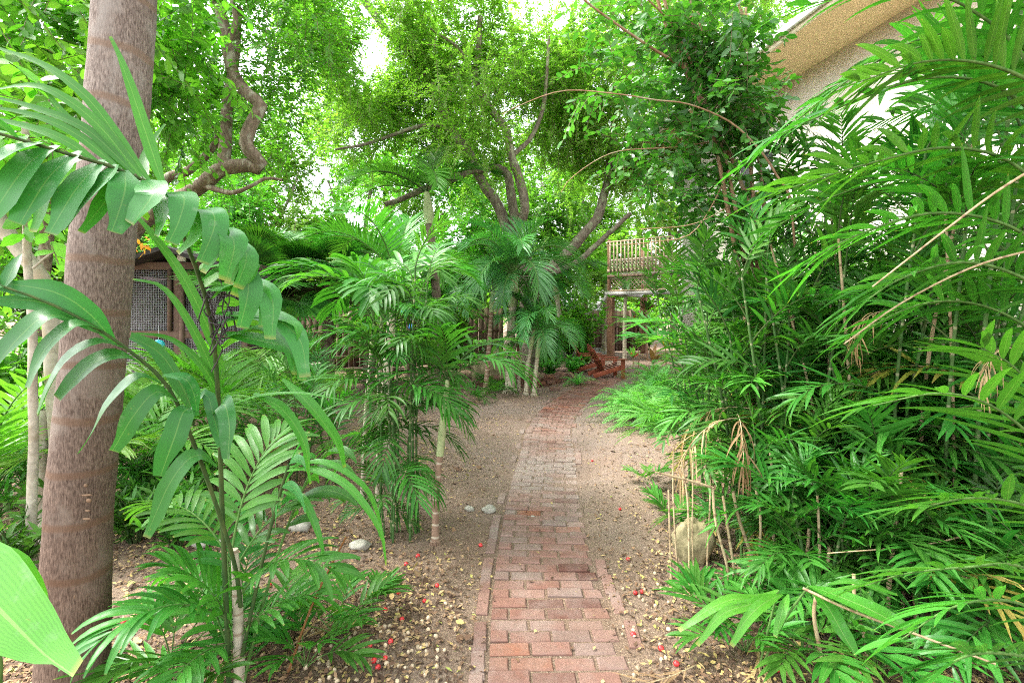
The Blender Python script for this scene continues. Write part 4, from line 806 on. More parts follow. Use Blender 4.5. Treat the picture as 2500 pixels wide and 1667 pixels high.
# gnarled tree at left
tree("gnarled_tree", "gnarled crooked tree with lichened limbs above the coop", G(255, 985), [
    ([(250, 990, 8.2), (258, 800, 8.1), (300, 610, 8.0), (370, 520, 7.9), (440, 478, 7.8), (498, 444, 7.7), (543, 408, 7.6), (597, 400, 7.6), (622, 412, 7.6), (628, 394, 7.6), (600, 352, 7.6), (612, 306, 7.6), (635, 258, 7.6), (612, 237, 7.6), (574, 191, 7.6), (557, 110, 7.6), (540, 38, 7.6), (515, -60, 7.6)], .16, .075),
    ([(543, 420, 7.6), (549, 360, 7.65), (551, 325, 7.7), (558, 250, 7.8), (575, 150, 7.9), (585, 20, 8)], .1, .045), ([(380, 520, 7.9), (402, 440, 8), (459, 413, 8), (517, 364, 8.1), (535, 330, 8.2)], .09, .05),
    ([(490, 450, 7.7), (560, 470, 7.5), (610, 455, 7.4), (650, 436, 7.4), (690, 440, 7.4)], .05, .02), ([(557, 110, 7.6), (575, 50, 7.5), (560, -20, 7.4)], .05, .03), ([(460, 180, 7.8), (490, 240, 7.9), (505, 225, 7.8)], .035, .03)], 'dark_bark', [
    E(640, 90, 8.2, 1.3, 1.2, 1.2, 330), E(430, 60, 8.0, 1.1, 1.2, 1.3, 240), E(640, 300, 8.6, .9, 1, .9, 170), E(470, 250, 8.6, .8, 1, 1.1, 170), E(740, 20, 9, 1.1, 1.2, .9, 190), E(560, -160, 7.5, 1.8, 1.5, .8, 120), E(470, 400, 9.2, 1.1, .8, .7, 110)], 'broad', 22, .1, .02, .55, -.05, seed=3)
# big oak in the centre
tree("oak_tree", "large spreading oak with bare grey limbs at the end of the garden", G(1300, 905), [
    ([(1300, 908, 12.6), (1298, 800, 12.6), (1290, 690, 12.6), (1275, 620, 12.5)], .3, .22), ([(1282, 640, 12.5), (1240, 566, 12.4), (1213, 498, 12.3), (1175, 440, 12.2), (1144, 375, 12), (1106, 318, 11.9), (1083, 268, 11.8), (1037, 180, 11.6), (1000, 130, 11.5), (934, 65, 11.3), (860, -40, 11)], .15, .075),
    ([(1278, 640, 12.4), (1272, 551, 12.0), (1281, 505, 11.7), (1267, 440, 11.5), (1248, 383, 11.3), (1236, 325, 11.1), (1206, 283, 11), (1175, 230, 10.9), (1160, 184, 10.8), (1167, 130, 10.7), (1172, 40, 10.5)], .135, .06),
    ([(1292, 700, 12.6), (1340, 660, 12.6), (1391, 612, 12.6), (1423, 573, 12.6), (1452, 541, 12.6), (1471, 497, 12.6), (1484, 440, 12.7), (1492, 370, 12.8), (1510, 250, 13), (1540, 120, 13.2)], .15, .07),
    ([(1340, 670, 12.6), (1414, 637, 12.4), (1442, 608, 12.3), (1468, 584, 12.2), (1498, 560, 12), (1540, 520, 11.8)], .09, .05), ([(1262, 560, 12.3), (1245, 470, 12.2), (1232, 417, 12.1), (1183, 411, 12), (1125, 429, 11.8), (1068, 445, 11.6), (1000, 478, 11.4), (940, 500, 11.2)], .13, .06),
    ([(1116, 330, 11.9), (1060, 305, 11.6), (990, 318, 11.2), (900, 350, 10.8), (820, 365, 10.4)], .06, .025), ([(1248, 383, 11.3), (1300, 330, 11.2), (1330, 240, 11), (1340, 90, 10.8)], .06, .03), ([(1160, 184, 10.8), (1120, 120, 10.5), (1050, 70, 10.2)], .05, .02)], 'oak_bark', [
    E(900, 110, 11, 1.7, 1.6, 1.2, 560), E(1080, 60, 10.5, 1.6, 1.6, 1.1, 560), E(1300, 90, 10.8, 1.7, 1.7, 1.2, 620), E(1520, 110, 11, 1.8, 1.6, 1.2, 600), E(860, 290, 11.6, 1.3, 1.3, .9, 360), E(1040, 280, 12.8, 1.5, 1.2, 1.1, 420), E(1330, 290, 12.6, 1.6, 1.4, 1.2, 560), E(1540, 320, 12.4, 1.5, 1.4, 1.3, 560),
    E(1610, 420, 12.8, 1.3, 1.2, .75, 330), E(1420, 440, 13.6, 1.2, 1.2, .9, 260), E(1130, 420, 13.4, 1.2, 1.2, .7, 200), E(760, 40, 10.5, 1.0, 1.2, 1.0, 260), E(1200, -190, 9, 3.6, 2, .8, 300), E(1650, -60, 10, 1.6, 1.6, 1.2, 300), E(1010, 490, 12, .9, .8, .4, 140), E(980, 180, 13, 2.0, 1.2, 1.5, 700), E(1250, 200, 13.5, 2.2, 1.2, 1.6, 800), E(1480, 230, 13.5, 2.0, 1.2, 1.6, 700), E(1180, 330, 13, 1.3, 1, .8, 260), E(800, 170, 12.5, 1.2, 1.2, 1.3, 320), E(890, 170, 10.5, .8, .8, .9, 160), E(1150, 330, 10.3, 1.0, .5, .8, 130), ((.3, 2.2, 6.3), (2.2, 1.7, .7), 420), E(1770, 50, 12.6, 1.7, 1.2, 1.5, 420), E(1930, -60, 13.2, 1.8, 1.2, 1.5, 300), E(1120, 150, 10, 1.3, 1.2, .8, 160)], 'oak', 28, .085, .019, .6, -.12, seed=1)  # clump high over the near path is out of view, added to shade it
# trees behind, each with its own crown, filling the view to the sky
bgs = [("loose pale green tree far behind the coop", 330, 19, .9, 'far'), ("pale green tree behind the fan palms", 640, 21, 1.0, 'far'), ("bright tree between fan palms and oak", 900, 22, 1.0, 'far'), ("pale tree directly behind the oak trunk", 1180, 24, 1.05, 'far'),
       ("pale tree behind the oak's right limb", 1420, 23, 1.0, 'far'), ("tall pale tree far behind the raised deck", 1640, 25, 1.1, 'far'), ("bright tree at far left beyond the white trunks", 60, 16, .95, 'broad'), ("leafy tree left out past the white saplings", -250, 13, .9, 'broad'), ("tree beyond the house corner", 1860, 27, 1.0, 'far')]
for k, (lab, px, Y, s, lm) in enumerate(bgs):
    b = P(px, 757, Y); b[2] = 0
    tree("background_tree", lab, b, [([(px, 757 + F * 1.6 / Y, Y), (px + 8, 700, Y), (px - 6, 560, Y), (px + 10, 430, Y)], .16, .07), ([(px - 2, 600, Y), (px + 60, 500, Y), (px + 90, 420, Y)], .08, .04), ([(px, 640, Y), (px - 60, 540, Y), (px - 100, 440, Y)], .08, .04)], 'oak_bark',
         [((b[0], Y, 4.6 * s), (3.1 * s, 2, 2.0 * s), 760), ((b[0] - 1.3, Y - .6, 2.6), (1.9, 1.4, 1.5), 330), ((b[0] + 1.3, Y - .8, 2.9), (1.9, 1.4, 1.6), 330), ((b[0] + .5, Y + .5, 7.2 * s), (2.6, 1.6, 1.7), 420), ((b[0] - .4, Y + .8, 9.6 * s), (2.9, 1.8, 1.8), 420)], lm, 22, .17, .042, .8, -.1, seed=10 + k, group="trees behind the fences", twr=.008)
for k, (lab, px, Y, s, lm) in enumerate([("leafy tree right behind the tall feather palm", 1070, 16, .8, 'broad'), ("leafy tree just beyond the oak's fork", 1330, 17, .85, 'broad'), ("leafy tree between coop roof and gnarled tree", 520, 14, .75, 'broad')]):
    b = P(px, 757, Y); b[2] = 0
    tree("background_tree", lab, b, [([(px, 757 + F * 1.6 / Y, Y), (px + 8, 700, Y), (px - 6, 600, Y), (px + 10, 520, Y)], .1, .05)], 'oak_bark', [((b[0], Y, 4.4 * s), (2.3 * s, 1.2, 1.7 * s), 560), ((b[0], Y, 6.6 * s), (2.0 * s, 1.2, 1.3 * s), 330), ((b[0], Y, 2.2 * s), (1.8 * s, 1.2, 1.2 * s), 260)], lm, 22, .13, .034, .7, -.1, seed=30 + k, group="trees behind the fences", twr=.006)
# bright broad-leaved tree closing the top left
tree("broad_leaved_tree", "bright broad leaved tree filling the top left corner behind the big trunk", (-6.2, 6.6, 0), [([(60, 1040, 6.7), (90, 800, 6.6), (110, 500, 6.4), (60, 250, 6.2), (20, 60, 6)], .1, .05), ([(105, 520, 6.4), (200, 350, 6.2), (300, 160, 6.0), (350, 0, 5.8)], .06, .03), ([(80, 640, 6.5), (0, 480, 6.3), (-80, 300, 6)], .05, .03)], 'dark_bark',
     [E(40, 60, 5.8, .9, .9, .8, 110), E(180, 190, 5.8, .9, .8, .8, 100), E(-60, 260, 5.6, .8, .8, .9, 80), E(400, 90, 5.8, .7, .7, .8, 80), E(60, 420, 6.4, .9, .6, .6, 70), E(440, 250, 6.4, .5, .6, .6, 50), E(120, 620, 7, 1.0, .6, .5, 60), E(200, -90, 5.4, 1.5, 1, .6, 90), ((-4.4, 1.9, 6.2), (1.6, 1.5, .6), 130)], 'broad', 14, .14, .036, .55, -.3, kite=False, seed=5, droop=.15)  # last clump, out of view overhead, is added to block sun from the path
# multi-stemmed tree at right with oval leaves
st = [[(1815, 1150), (1830, 900), (1800, 640), (1740, 330), (1707, 249), (1669, 165), (1638, 96), (1608, 8), (1580, -90)], [(1820, 1150), (1845, 900), (1815, 620), (1760, 345), (1722, 262), (1680, 165), (1650, 96), (1622, 0), (1600, -100)], [(1830, 1150), (1850, 900), (1853, 600), (1799, 421), (1753, 325), (1712, 215), (1690, 60), (1680, -60)],
      [(1835, 1150), (1852, 800), (1842, 520), (1822, 306), (1818, 150), (1822, 0), (1815, -90)], [(1840, 1150), (1875, 800), (1866, 510), (1849, 364), (1835, 230), (1833, 110), (1800, 0)], [(1845, 1150), (1880, 800), (1800, 560), (1770, 480), (1742, 240), (1722, 140), (1700, 0)]]
Yt = 3.7; lim = [([(x, y, Yt + .05 * i) for x, y in s], .02, .011) for i, s in enumerate(st)]
lim += [([(1850, 1150, 3.7), (1935, 800, 3.6), (1932, 509, 3.5), (1898, 432, 3.45), (1864, 379, 3.4), (1807, 318, 3.35), (1753, 283, 3.3), (1676, 253, 3.2), (1600, 244, 3.1), (1508, 230, 3.0), (1374, 222, 2.95), (1259, 262, 2.9), (1225, 280, 2.9)], .013, .002),
        ([(1753, 345, 3.7), (1640, 360, 3.5), (1500, 372, 3.3), (1400, 430, 3.2), (1370, 470, 3.2)], .005, .002), ([(1790, 400, 3.7), (1700, 560, 3.5), (1600, 590, 3.4), (1480, 600, 3.3)], .006, .003), ([(1669, 165, 3.7), (1580, 110, 3.5), (1450, 20, 3.3), (1380, -40, 3.2)], .012, .006), ([(1818, 480, 3.6), (1700, 545, 3.3), (1560, 560, 3.1)], .005, .0025), ([(1700, 180, 3.7), (1640, 60, 3.6), (1560, -20, 3.5)], .01, .005)]
tree("multi_stem_tree", "tree of several thin tan stems with oval leaves in front of the house corner", (P(1830, 0, 3.75)[0], 3.75, 0), lim, 'tan_bark',
     [(c_ + (0.02, .28, .03), r_, n_) for c_, r_, n_ in [E(1745, 110, 3.7, .32, .4, .42, 80), E(1640, 150, 3.6, .35, .4, .42, 56), E(1860, 250, 3.7, .22, .35, .2, 44), E(1790, 190, 3.3, .26, .25, .28, 56), E(1845, 110, 3.3, .14, .2, .16, 26), E(1868, 190, 3.2, .12, .2, .16, 30), E(1770, 30, 3.3, .25, .25, .18, 34), E(1700, 330, 3.6, .3, .35, .3, 60), E(1610, 320, 3.4, .26, .3, .24, 34), E(1940, 300, 3.5, .28, .3, .12, 28), E(1850, 400, 3.6, .3, .3, .3, 44), E(1690, 470, 3.6, .28, .3, .18, 34), E(1500, 160, 3.3, .3, .35, .25, 26), E(1400, 240, 3.0, .25, .25, .1, 16), E(1690, -30, 3.5, .5, .5, .22, 36), E(1560, 20, 3.4, .3, .4, .25, 24), E(1800, 560, 3.6, .3, .3, .25, 36), E(1960, 470, 3.7, .35, .3, .3, 44)]],
     'shrub', 11, .072, .02, .3, -.5, kite=False, seed=8, twr=.0022)

# ------------------------------------------------------------------ centre bed palms
def rel(g, px, py):        # a point above base g at the same depth
    q = P(px, py, g[1]); return tuple(q - g)
g = gpt(1245, 962); single_palm("tallest drooping blue green palm at the curved brick bed", g, [rel(g, 1246, 850), rel(g, 1252, 745)], .085, 'drooping', 19, 1.25, 'pale_stem', .6, elevs=[0, 1, 2, 3, 1, 2, 3])
g = gpt(1266, 957); single_palm("thin green stemmed palm second from left at the brick bed", g, [rel(g, 1268, 900), rel(g, 1272, 840)], .032, 'drooping', 7, .7, 'pale_stem', .3, elevs=[0, 1, 2])
g = gpt(1284, 966); single_palm("thin pale leaning palm between two thin stems at the brick bed", g, [rel(g, 1288, 900), rel(g, 1296, 850)], .04, 'drooping', 9, .85, 'pale_stem', .35, elevs=[0, 1, 2, 3])
g = gpt(1303, 967); single_palm("rightmost thin pale palm with lime drooping leaves at the brick bed", g, [rel(g, 1308, 910), rel(g, 1312, 870)], .04, 'drooping', 10, .85, 'pale_stem', .4, elevs=[1, 2, 3, 2, 3])
g = gpt(1184, 964); single_palm("dark ringed slender palm left of the drooping palm", g, [rel(g, 1190, 900), rel(g, 1197, 800), rel(g, 1200, 760)], .045, 'drooping', 12, .95, 'ring_stem', .4, elevs=[0, 1, 2, 3])
for (px, py, sc, n, lab) in ((1200, 950, 1.5, 9, "small fan leaved palm seedling left in the brick bed"), (1210, 972, 1.3, 7, "palm seedling spreading onto the soil before the brick bed"), (1170, 985, 1.2, 7, "palm seedling nearest the path left of the brick bed")):
    g = gpt(px, py); t = thing("palm_seedling", lab, "palm seedling", g, group="palm seedlings"); put_fronds(t, (0, 0, .02), 'glossy', n, [0, 1, 1], sc * .62)
for (px, py, r, lab) in ((1345, 925, .45, "leafy bush in the brick bed right of the pale stems"), (1395, 915, .42, "fine leaved bush at the right end of the brick bed"), (1320, 905, .6, "bush behind the bed at the oak's foot"), (1420, 905, .35, "yellow green bush beside the garden chairs"), (1160, 920, .6, "leafy bush left of the ringed palm"), (1090, 920, .6, "leafy bush between the slim dark clump and the bed")):
    bush("leafy_bush", lab, "bush", gpt(px, py), r, 16, 20, .13, .03, 'fern' if 'fine' in lab else 'broad' if 'yellow' in lab else 'under', group="bushes in the centre bed", h=r * 1.1)
g = gpt(1215, 925); mb = MB(); blob(mb, (0, 0, .2), (.62, .35, .42), 4, .35, 14); o = mb.build("boulder", M['stone']); o.location = g; tag(o, "yellowish boulder in the bed behind the drooping palm", "boulder")

# tall feather palm and fan palms behind
g = P(1060, 757, 10.6); g[2] = 0; single_palm("tall dark feather palm whose fronds show before the oak canopy", g, [(.05, 0, 1.8), (-.1, 0, 3.5)], .1, 'feather', 11, .92, 'dark_bark', .7, elevs=[1, 2, 0, 2, 1], az0=180)
g = P(1360, 757, 13.5); g[2] = 0; single_palm("feather palm arching behind the bed right of the oak trunk", g, [(.1, 0, 1.0), (.0, 0, 1.9)], .07, 'feather', 10, .8, 'pale_stem', .5, elevs=[1, 2, 0, 2, 1])
g = P(1475, 757, 17.0); g[2] = 0; single_palm("bright feather palm at the far fence left of the deck post", g, [(.0, 0, 1.2), (.05, 0, 2.0)], .08, 'lime', 12, 1.6, 'pale_stem', .5, elevs=[0, 1])
g = P(1525, 757, 15.4); g[2] = 0; single_palm("thin grey trunk palm right beside the deck post", g, [(.0, 0, 1.2), (.02, 0, 2.0)], .06, 'areca', 6, .7, 'pale_stem', .3, elevs=[2, 1])
for (px, Y, h, n, sc, lab) in ((800, 9.4, 2.1, 16, .95, "large dark fan palm with stiff upright leaves above the fence"), (690, 8.6, 1.7, 14, 1.0, "fan palm right of the coop roof"), (900, 10, 2.2, 14, 1.0, "fan palm farther back beside the feather palm"), (620, 10.3, 2.4, 16, 1.05, "fan palm behind the coop"), (1000, 11.5, 1.9, 10, .95, "fan palm below the tall feather palm")):
    g = P(px, 757, Y); g[2] = 0; t = thing("fan_palm", lab, "fan palm", g, group="fan palms"); mb = MB(); tube(mb, [(0, 0, -.05), (0.02, 0, h * .5), (0, 0, h)], [.13, .11, .1], 10, wob=.2); mb.build("trunk", M['dark_bark'], t)
    for k in range(n): link("fan_leaf", FAN[k % 3], t, (0, 0, h), (random.gauss(0, .15), random.gauss(0, .15), R(k * 137.5 + 40)), sc * random.uniform(.85, 1.1))
# middle hedge-like bushes hiding the foot of the background
for k, (px, Y, r, h, lab) in enumerate(((560, 12.5, 1.0, 2.1, "tall leafy shrub behind the fan palm by the coop"), (940, 12.6, 1.1, 2.2, "leafy shrub in front of the left fence"), (1080, 13.5, 1.0, 2.0, "leafy shrub left of the oak's foot"), (1200, 15, 1.2, 2.6, "tall shrub beyond the drooping palm"), (1390, 16, 1.0, 1.5, "yellow green vine shrub over the far fence"), (150, 9, 1.2, 2.2, "tall shrub behind the big trunk at left"), (-120, 8, 1.2, 2.4, "tall shrub out at the left edge"), (20, 5.2, .6, 1.3, "leafy shrub behind the crooked white trunk"), (330, 9.6, .9, 1.6, "shrub behind the coop's left side"), (1580, 18.5, 1.2, 2.0, "shrub under the raised deck"), (1425, 13.2, .8, 2.1, "leafy shrub left of the deck post behind the bed"), (1345, 11.9, .7, 1.5, "leafy shrub rising behind the thin pale palms"), (1290, 14.5, 1.0, 2.4, "leafy shrub right behind the oak trunk"), (1110, 11.5, .8, 1.9, "leafy shrub left behind the ringed palm"), (1700, 16, 1.2, 2.2, "shrub right of the deck post under the deck"))):
    g = P(px, 757, Y); g[2] = 0; bush("tall_shrub", lab, "shrub", g, r, 46, 34, .17, .045, 'far' if k in (3, 4, 9) else 'broad', group="tall shrubs behind the garden", h=h, nseg=2)

# ------------------------------------------------------------------ ferns, bromeliads, ti plants right of the path
for (px, py, sc, lab) in ((1540, 985, .75, "fern closest to the path edge on the right"), (1575, 1035, .9, "fern nearest the camera in the right fern bed"), (1625, 1010, 1.0, "fern in the middle of the right fern bed"), (1580, 975, .85, "fern behind the path edge fern"), (1610, 960, 1.05, "fern at the back of the fern bed"), (1665, 1000, 1.0, "fern at the right of the fern bed beside the canes"), (1610, 940, .8, "fern farthest along the path below the chairs"), (1680, 955, 1.0, "fern half hidden behind bamboo palms"), (1410, 940, .6, "small fern left of the garden chairs"), (1590, 930, 1.0, "fern under the red leaved plant"), (1545, 968, .55, "small fern spilling onto the path")):
    fern(lab, gpt(px, py), sc * 1.3, 20)
def rosette(name, label, cat, loc, n, L, W, mat, z=.0, el=(20, 75), droop=.8, stem=0, mats2=None):
    loc = np.array(loc, float); t = thing(name, label, cat, loc); mb = MB()
    if stem: ms = MB(); tube(ms, [(0, 0, -.02), (.02, 0, stem * .5), (0, .02, stem)], [.018, .012], 7); ms.build("stem", M['tan_bark'], t)
    a = np.arange(n) * 2.4 + rng.normal(0, .1, n); e = R(rng.uniform(el[0], el[1], n)); d = np.stack([np.cos(a) * np.cos(e), np.sin(a) * np.cos(e), np.sin(e)], 1)
    leaves(mb, np.repeat([[0, 0, stem]], n, 0) + rng.normal(0, .01, (n, 3)), d, np.stack([-np.cos(a) * np.sin(e), -np.sin(a) * np.sin(e), np.cos(e)], 1), L * rng.uniform(.8, 1.15, n), W, droop, 6, .25, 'oval', 0)
    mb.build("foliage", M[mat], t)
    if mats2:
        mb = MB(); m = 7; leaves(mb, np.repeat([[0, 0, stem]], m, 0), nz(rdir(m) + (0, 0, 1.2)), rdir(m), L * .6, W * .8, .5, 5, .2, 'oval', 0); mb.build("bract", M[mats2], t)
    return t
for (px, py, n, L, W, mat, stm, m2, lab) in ((1558, 905, 14, .42, .045, 'under', .62, None, "green ti plant rosette beside the deck post"), (1545, 893, 9, .35, .045, 'fern', .25, 'pink', "plant with red tipped bracts between deck post and ferns"), (1550, 872, 8, .4, .05, 'under', 1.2, 'pink', "tall plant topped by a pink bract behind the ti plant"), (1595, 918, 12, .48, .05, 'rust', .3, None, "bronze leaved ti plant with drooping leaves at the fern bed"), (1625, 905, 9, .38, .045, 'fern', .6, 'orange', "plant with orange bract right of the bronze ti plant"), (1580, 880, 11, .42, .05, 'under', 1.6, 'rust', "tall leafy plant with bronze leaves below the deck's lattice"), (1640, 880, 12, .45, .05, 'broad', 1.5, None, "tall bright leafy plant under the deck's right half")):
    rosette("ti_plant", lab, "plant", gpt(px, py), n, L, W, mat, stem=stm, mats2=m2)

# ------------------------------------------------------------------ thicket of bamboo palms at right
thick = [  # px, py, family, canes, h0, h1, spread, frond scale, label
    (1790, 1120, 'bamboo', 8, .8, 1.9, .22, .7, "bamboo palm clump at the left end of the right thicket by the ferns"),
    (1745, 1240, 'bamboo', 10, .9, 1.9, .26, .85, "bamboo palm clump with straight green canes nearest the path"),
    (1850, 1310, 'bamboo', 11, 1.0, 2.1, .3, .9, "bamboo palm clump behind the bright young leaves"),
    (1960, 1370, 'bamboo', 10, .7, 1.9, .28, .9, "bamboo palm clump in the middle of the right thicket's front"),
    (2120, 1360, 'bamboo_mid', 10, .6, 1.7, .3, .95, "mid green bamboo palm clump right of the middle front clump"),
    (2300, 1350, 'bamboo', 10, .8, 1.9, .3, .95, "bamboo palm clump below the long areca fronds"),
    (2440, 1480, 'bamboo_mid', 8, .5, 1.3, .25, .9, "low bamboo palm clump in the bottom right corner"),
    (1830, 1060, 'bamboo', 10, 1.2, 2.4, .35, .9, "tall bamboo palm clump behind the multi stemmed tree"),
    (1900, 1120, 'bamboo', 12, 1.2, 2.5, .4, .95, "tall dark bamboo palm clump in the thicket's middle"),
    (2050, 1180, 'bamboo', 12, 1.1, 2.4, .4, 1.0, "tall dark bamboo palm clump before the house wall"),
    (2220, 1150, 'bamboo_mid', 11, 1.1, 2.5, .4, 1.0, "tall bamboo palm clump close to the house wall at right"),
    (2400, 1180, 'bamboo', 10, 1.1, 2.4, .4, 1.0, "dark bamboo palm clump at the right edge"),
    (2000, 1470, 'bamboo_mid', 7, .3, .8, .2, .75, "low leafy bamboo palm between the cut canes and the bottom edge"),
    (2180, 1520, 'bamboo_mid', 8, .3, .8, .25, .8, "low leafy bamboo palm at the bottom right"),
    (2340, 1560, 'bamboo_mid', 8, .3, .9, .25, .8, "low bright bamboo palm near the bottom right corner"),
    (2080, 1400, 'bamboo', 8, .4, 1.0, .25, .8, "short bamboo palm filling the front of the thicket"),
    (1880, 1390, 'bamboo', 7, .4, 1.0, .2, .7, "short bamboo palm behind the first cut canes"),
    (2260, 1280, 'bamboo_mid', 9, .5, 1.3, .3, .9, "half tall bamboo palm under the areca fronds"),
    (2150, 1400, 'bamboo_mid', 9, 1.5, 2.9, .3, 1.0, "tall bamboo palm clump rising before the house at right"),
    (2330, 1440, 'bamboo_mid', 9, 1.7, 3.1, .3, 1.0, "tallest bamboo palm clump near the right edge"),
    (2490, 1350, 'bamboo', 9, 1.8, 3.2, .3, 1.0, "tall dark bamboo palm clump cut by the right edge"),
    (2060, 1260, 'bamboo', 9, 1.6, 2.7, .3, .95, "tall bamboo palm clump between the cut canes and the house"),
    (1930, 1210, 'bamboo', 8, 1.3, 2.4, .28, .85, "bamboo palm clump beside the tan stems' foot"),
    (1800, 1000, 'bamboo_mid', 8, .7, 1.5, .3, .8, "bamboo palm clump behind the fern bed"),
    (1860, 960, 'bamboo_mid', 10, 1.4, 2.5, .5, 1.0, "bamboo palm clump toward the house corner")]
for px, py, fam, nc, h0, h1, sp, fs, lab in thick: clump(lab, gpt(px, py), fam, nc, h0, h1, sp, .16, .0105, 6, fs, bare=.22, dry=.12, group="bamboo palms of the right thicket")
# tall leafy shrubs between thicket and wall
for (px, py, r, h, lab) in ((1990, 1020, .6, 2.3, "dark leafy shrub against the house wall"), (2250, 1030, .6, 2.4, "leafy shrub behind the areca fronds"), (1860, 960, .6, 2.4, "leafy shrub below the house windows")):
    bush("leafy_shrub", lab, "shrub", gpt(px, py), r, 30, 22, .12, .03, 'shrub', h=h, group="shrubs before the house wall", stem='twig')
# areca palm overhanging from the right
fern('bright fern reaching onto the path edge', gpt(1520, 992), .95, 20); fern('bright fern standing between path edge and big ferns', gpt(1570, 1032), 1.3, 24); fern('bright fern at the far end of the bed by the chairs', gpt(1590, 950), 1.1, 20); fern('big fern spreading lowest at the front of the fern bed', gpt(1600, 1050), 1.15, 22); fern('big fern at the left front of the fern bed', gpt(1535, 1015), 1.0, 20)
g = np.array((2.75, 2.35, 0)); ar = thing("areca_palm", "large areca palm arching long fronds in from the right edge", "palm", g); og = tuple(g)
for k in range(4):
    a = k * 1.6; mb = MB(); b = np.array((.12 * math.cos(a), .12 * math.sin(a), -.03)); tube(mb, resample([b, b + (.02, 0, .7), b + (.08 * math.cos(a), .08 * math.sin(a), 1.3)], 10), [.035, .03], 10); mb.build("trunk", M['cane'], ar)
AM = [M['palm_mid'], M['stem_green']]; AD = [M['palm_dark'], M['stem_green']]
K = dict(n=22, LL=.31, LW=.0155, a0=58, a1=26, lift=12, start=.2, nseg=6, r0=.008, jit=.22, droop=.6)
for pp, S0, mats, kk in (
    ([(2640, 520, 2.2), (2560, 330, 2.1), (2440, 215, 2.0), (2270, 190, 1.95), (2080, 250, 1.9), (1900, 330, 1.9)], (0, -.9, .4), AD, {}),
    ([(2640, 560, 2.1), (2520, 180, 2.0), (2380, 30, 1.95), (2200, -30, 1.9), (1980, 10, 1.9)], (0, -.9, .4), AM, {}),
    ([(2640, 620, 2.1), (2500, 420, 2.0), (2330, 360, 1.95), (2120, 400, 1.9), (1900, 470, 1.9)], (0, -.85, .5), AD, {}),
    ([(2640, 700, 2.1), (2480, 560, 2.0), (2280, 520, 1.95), (2080, 580, 1.9), (1960, 650, 1.9)], (0, -.85, .5), AD, {}),
    ([(2640, 400, 2.3), (2500, 120, 2.3), (2300, 80, 2.3), (2080, 190, 2.35), (1820, 400, 2.4)], (0, -.9, .4), AM, {}),
    ([(2660, 800, 2.0), (2520, 690, 1.9), (2360, 640, 1.85), (2200, 680, 1.8), (2080, 760, 1.8)], (0, -.85, .5), AM, {}),
    ([(2650, 260, 2.0), (2560, 60, 1.9), (2460, -60, 1.85), (2320, -120, 1.8)], (0, -.9, .4), AM, {}),
    ([(2640, 620, 2.4), (2440, 470, 2.5), (2260, 430, 2.6), (2060, 470, 2.7), (1880, 560, 2.75)], (0, -.85, .5), AD, {}),
    ([(2660, 420, 2.6), (2520, 180, 2.6), (2380, 100, 2.65), (2200, 130, 2.7), (2020, 240, 2.8)], (0, -.9, .4), AD, {}), ([(2660, 360, 1.9), (2560, 230, 1.85), (2420, 160, 1.8), (2260, 150, 1.78), (2100, 200, 1.76)], (0, -.8, .6), AD, {}), ([(2680, 480, 2.9), (2500, 290, 2.9), (2320, 250, 3.0), (2140, 300, 3.0)], (0, -.8, .6), AD, {}), ([(2680, 560, 3.1), (2450, 400, 3.1), (2250, 360, 3.2), (2050, 420, 3.2), (1960, 480, 3.2)], (0, -.8, .6), AM, {}),
    ([(2640, 900, 2.3), (2440, 760, 2.3), (2260, 740, 2.35), (2080, 820, 2.4)], (0, -.85, .5), AD, {})):
    frond_px("frond", ar, og, pp, S0, mats, **{**K, **kk})
# low areca fronds at the right, bright and close
g2 = np.array((2.0, 1.75, 0)); a2 = thing("areca_palm", "young bright palm with fronds reaching in low from the right edge", "palm", g2)
for pp, S0, LLk in (([(2640, 1250, 1.7), (2540, 1090, 1.6), (2420, 990, 1.55), (2290, 960, 1.5), (2130, 990, 1.5)], (0, -.8, .6), .3), ([(2650, 1330, 1.7), (2520, 1240, 1.6), (2380, 1215, 1.55), (2240, 1240, 1.5)], (0, -.8, .6), .26), ([(2650, 1500, 1.8), (2500, 1385, 1.75), (2350, 1385, 1.7), (2210, 1400, 1.7), (2110, 1430, 1.7)], (0, -.7, .7), .24),
                    ([(2640, 1560, 1.6), (2480, 1470, 1.5), (2330, 1480, 1.45), (2200, 1560, 1.45)], (0, -.7, .7), .24), ([(2640, 1640, 1.5), (2500, 1600, 1.45), (2360, 1600, 1.4), (2240, 1680, 1.4)], (0, -.7, .7), .24), ([(2640, 1120, 1.8), (2560, 1000, 1.7), (2480, 900, 1.65), (2400, 850, 1.6)], (0, -.8, .5), .3)):
    frond_px("frond", a2, tuple(g2), pp, S0, AM, n=12, LL=LLk, LW=.017, a0=62, a1=26, lift=10, start=.2, nseg=6, r0=.006, jit=.12, droop=.5)
mb = MB(); tube(mb, [(0, 0, -.02), (.0, 0, .25), (.02, 0, .5)], [.03, .025], 10); mb.build("trunk", M['cane'], a2)
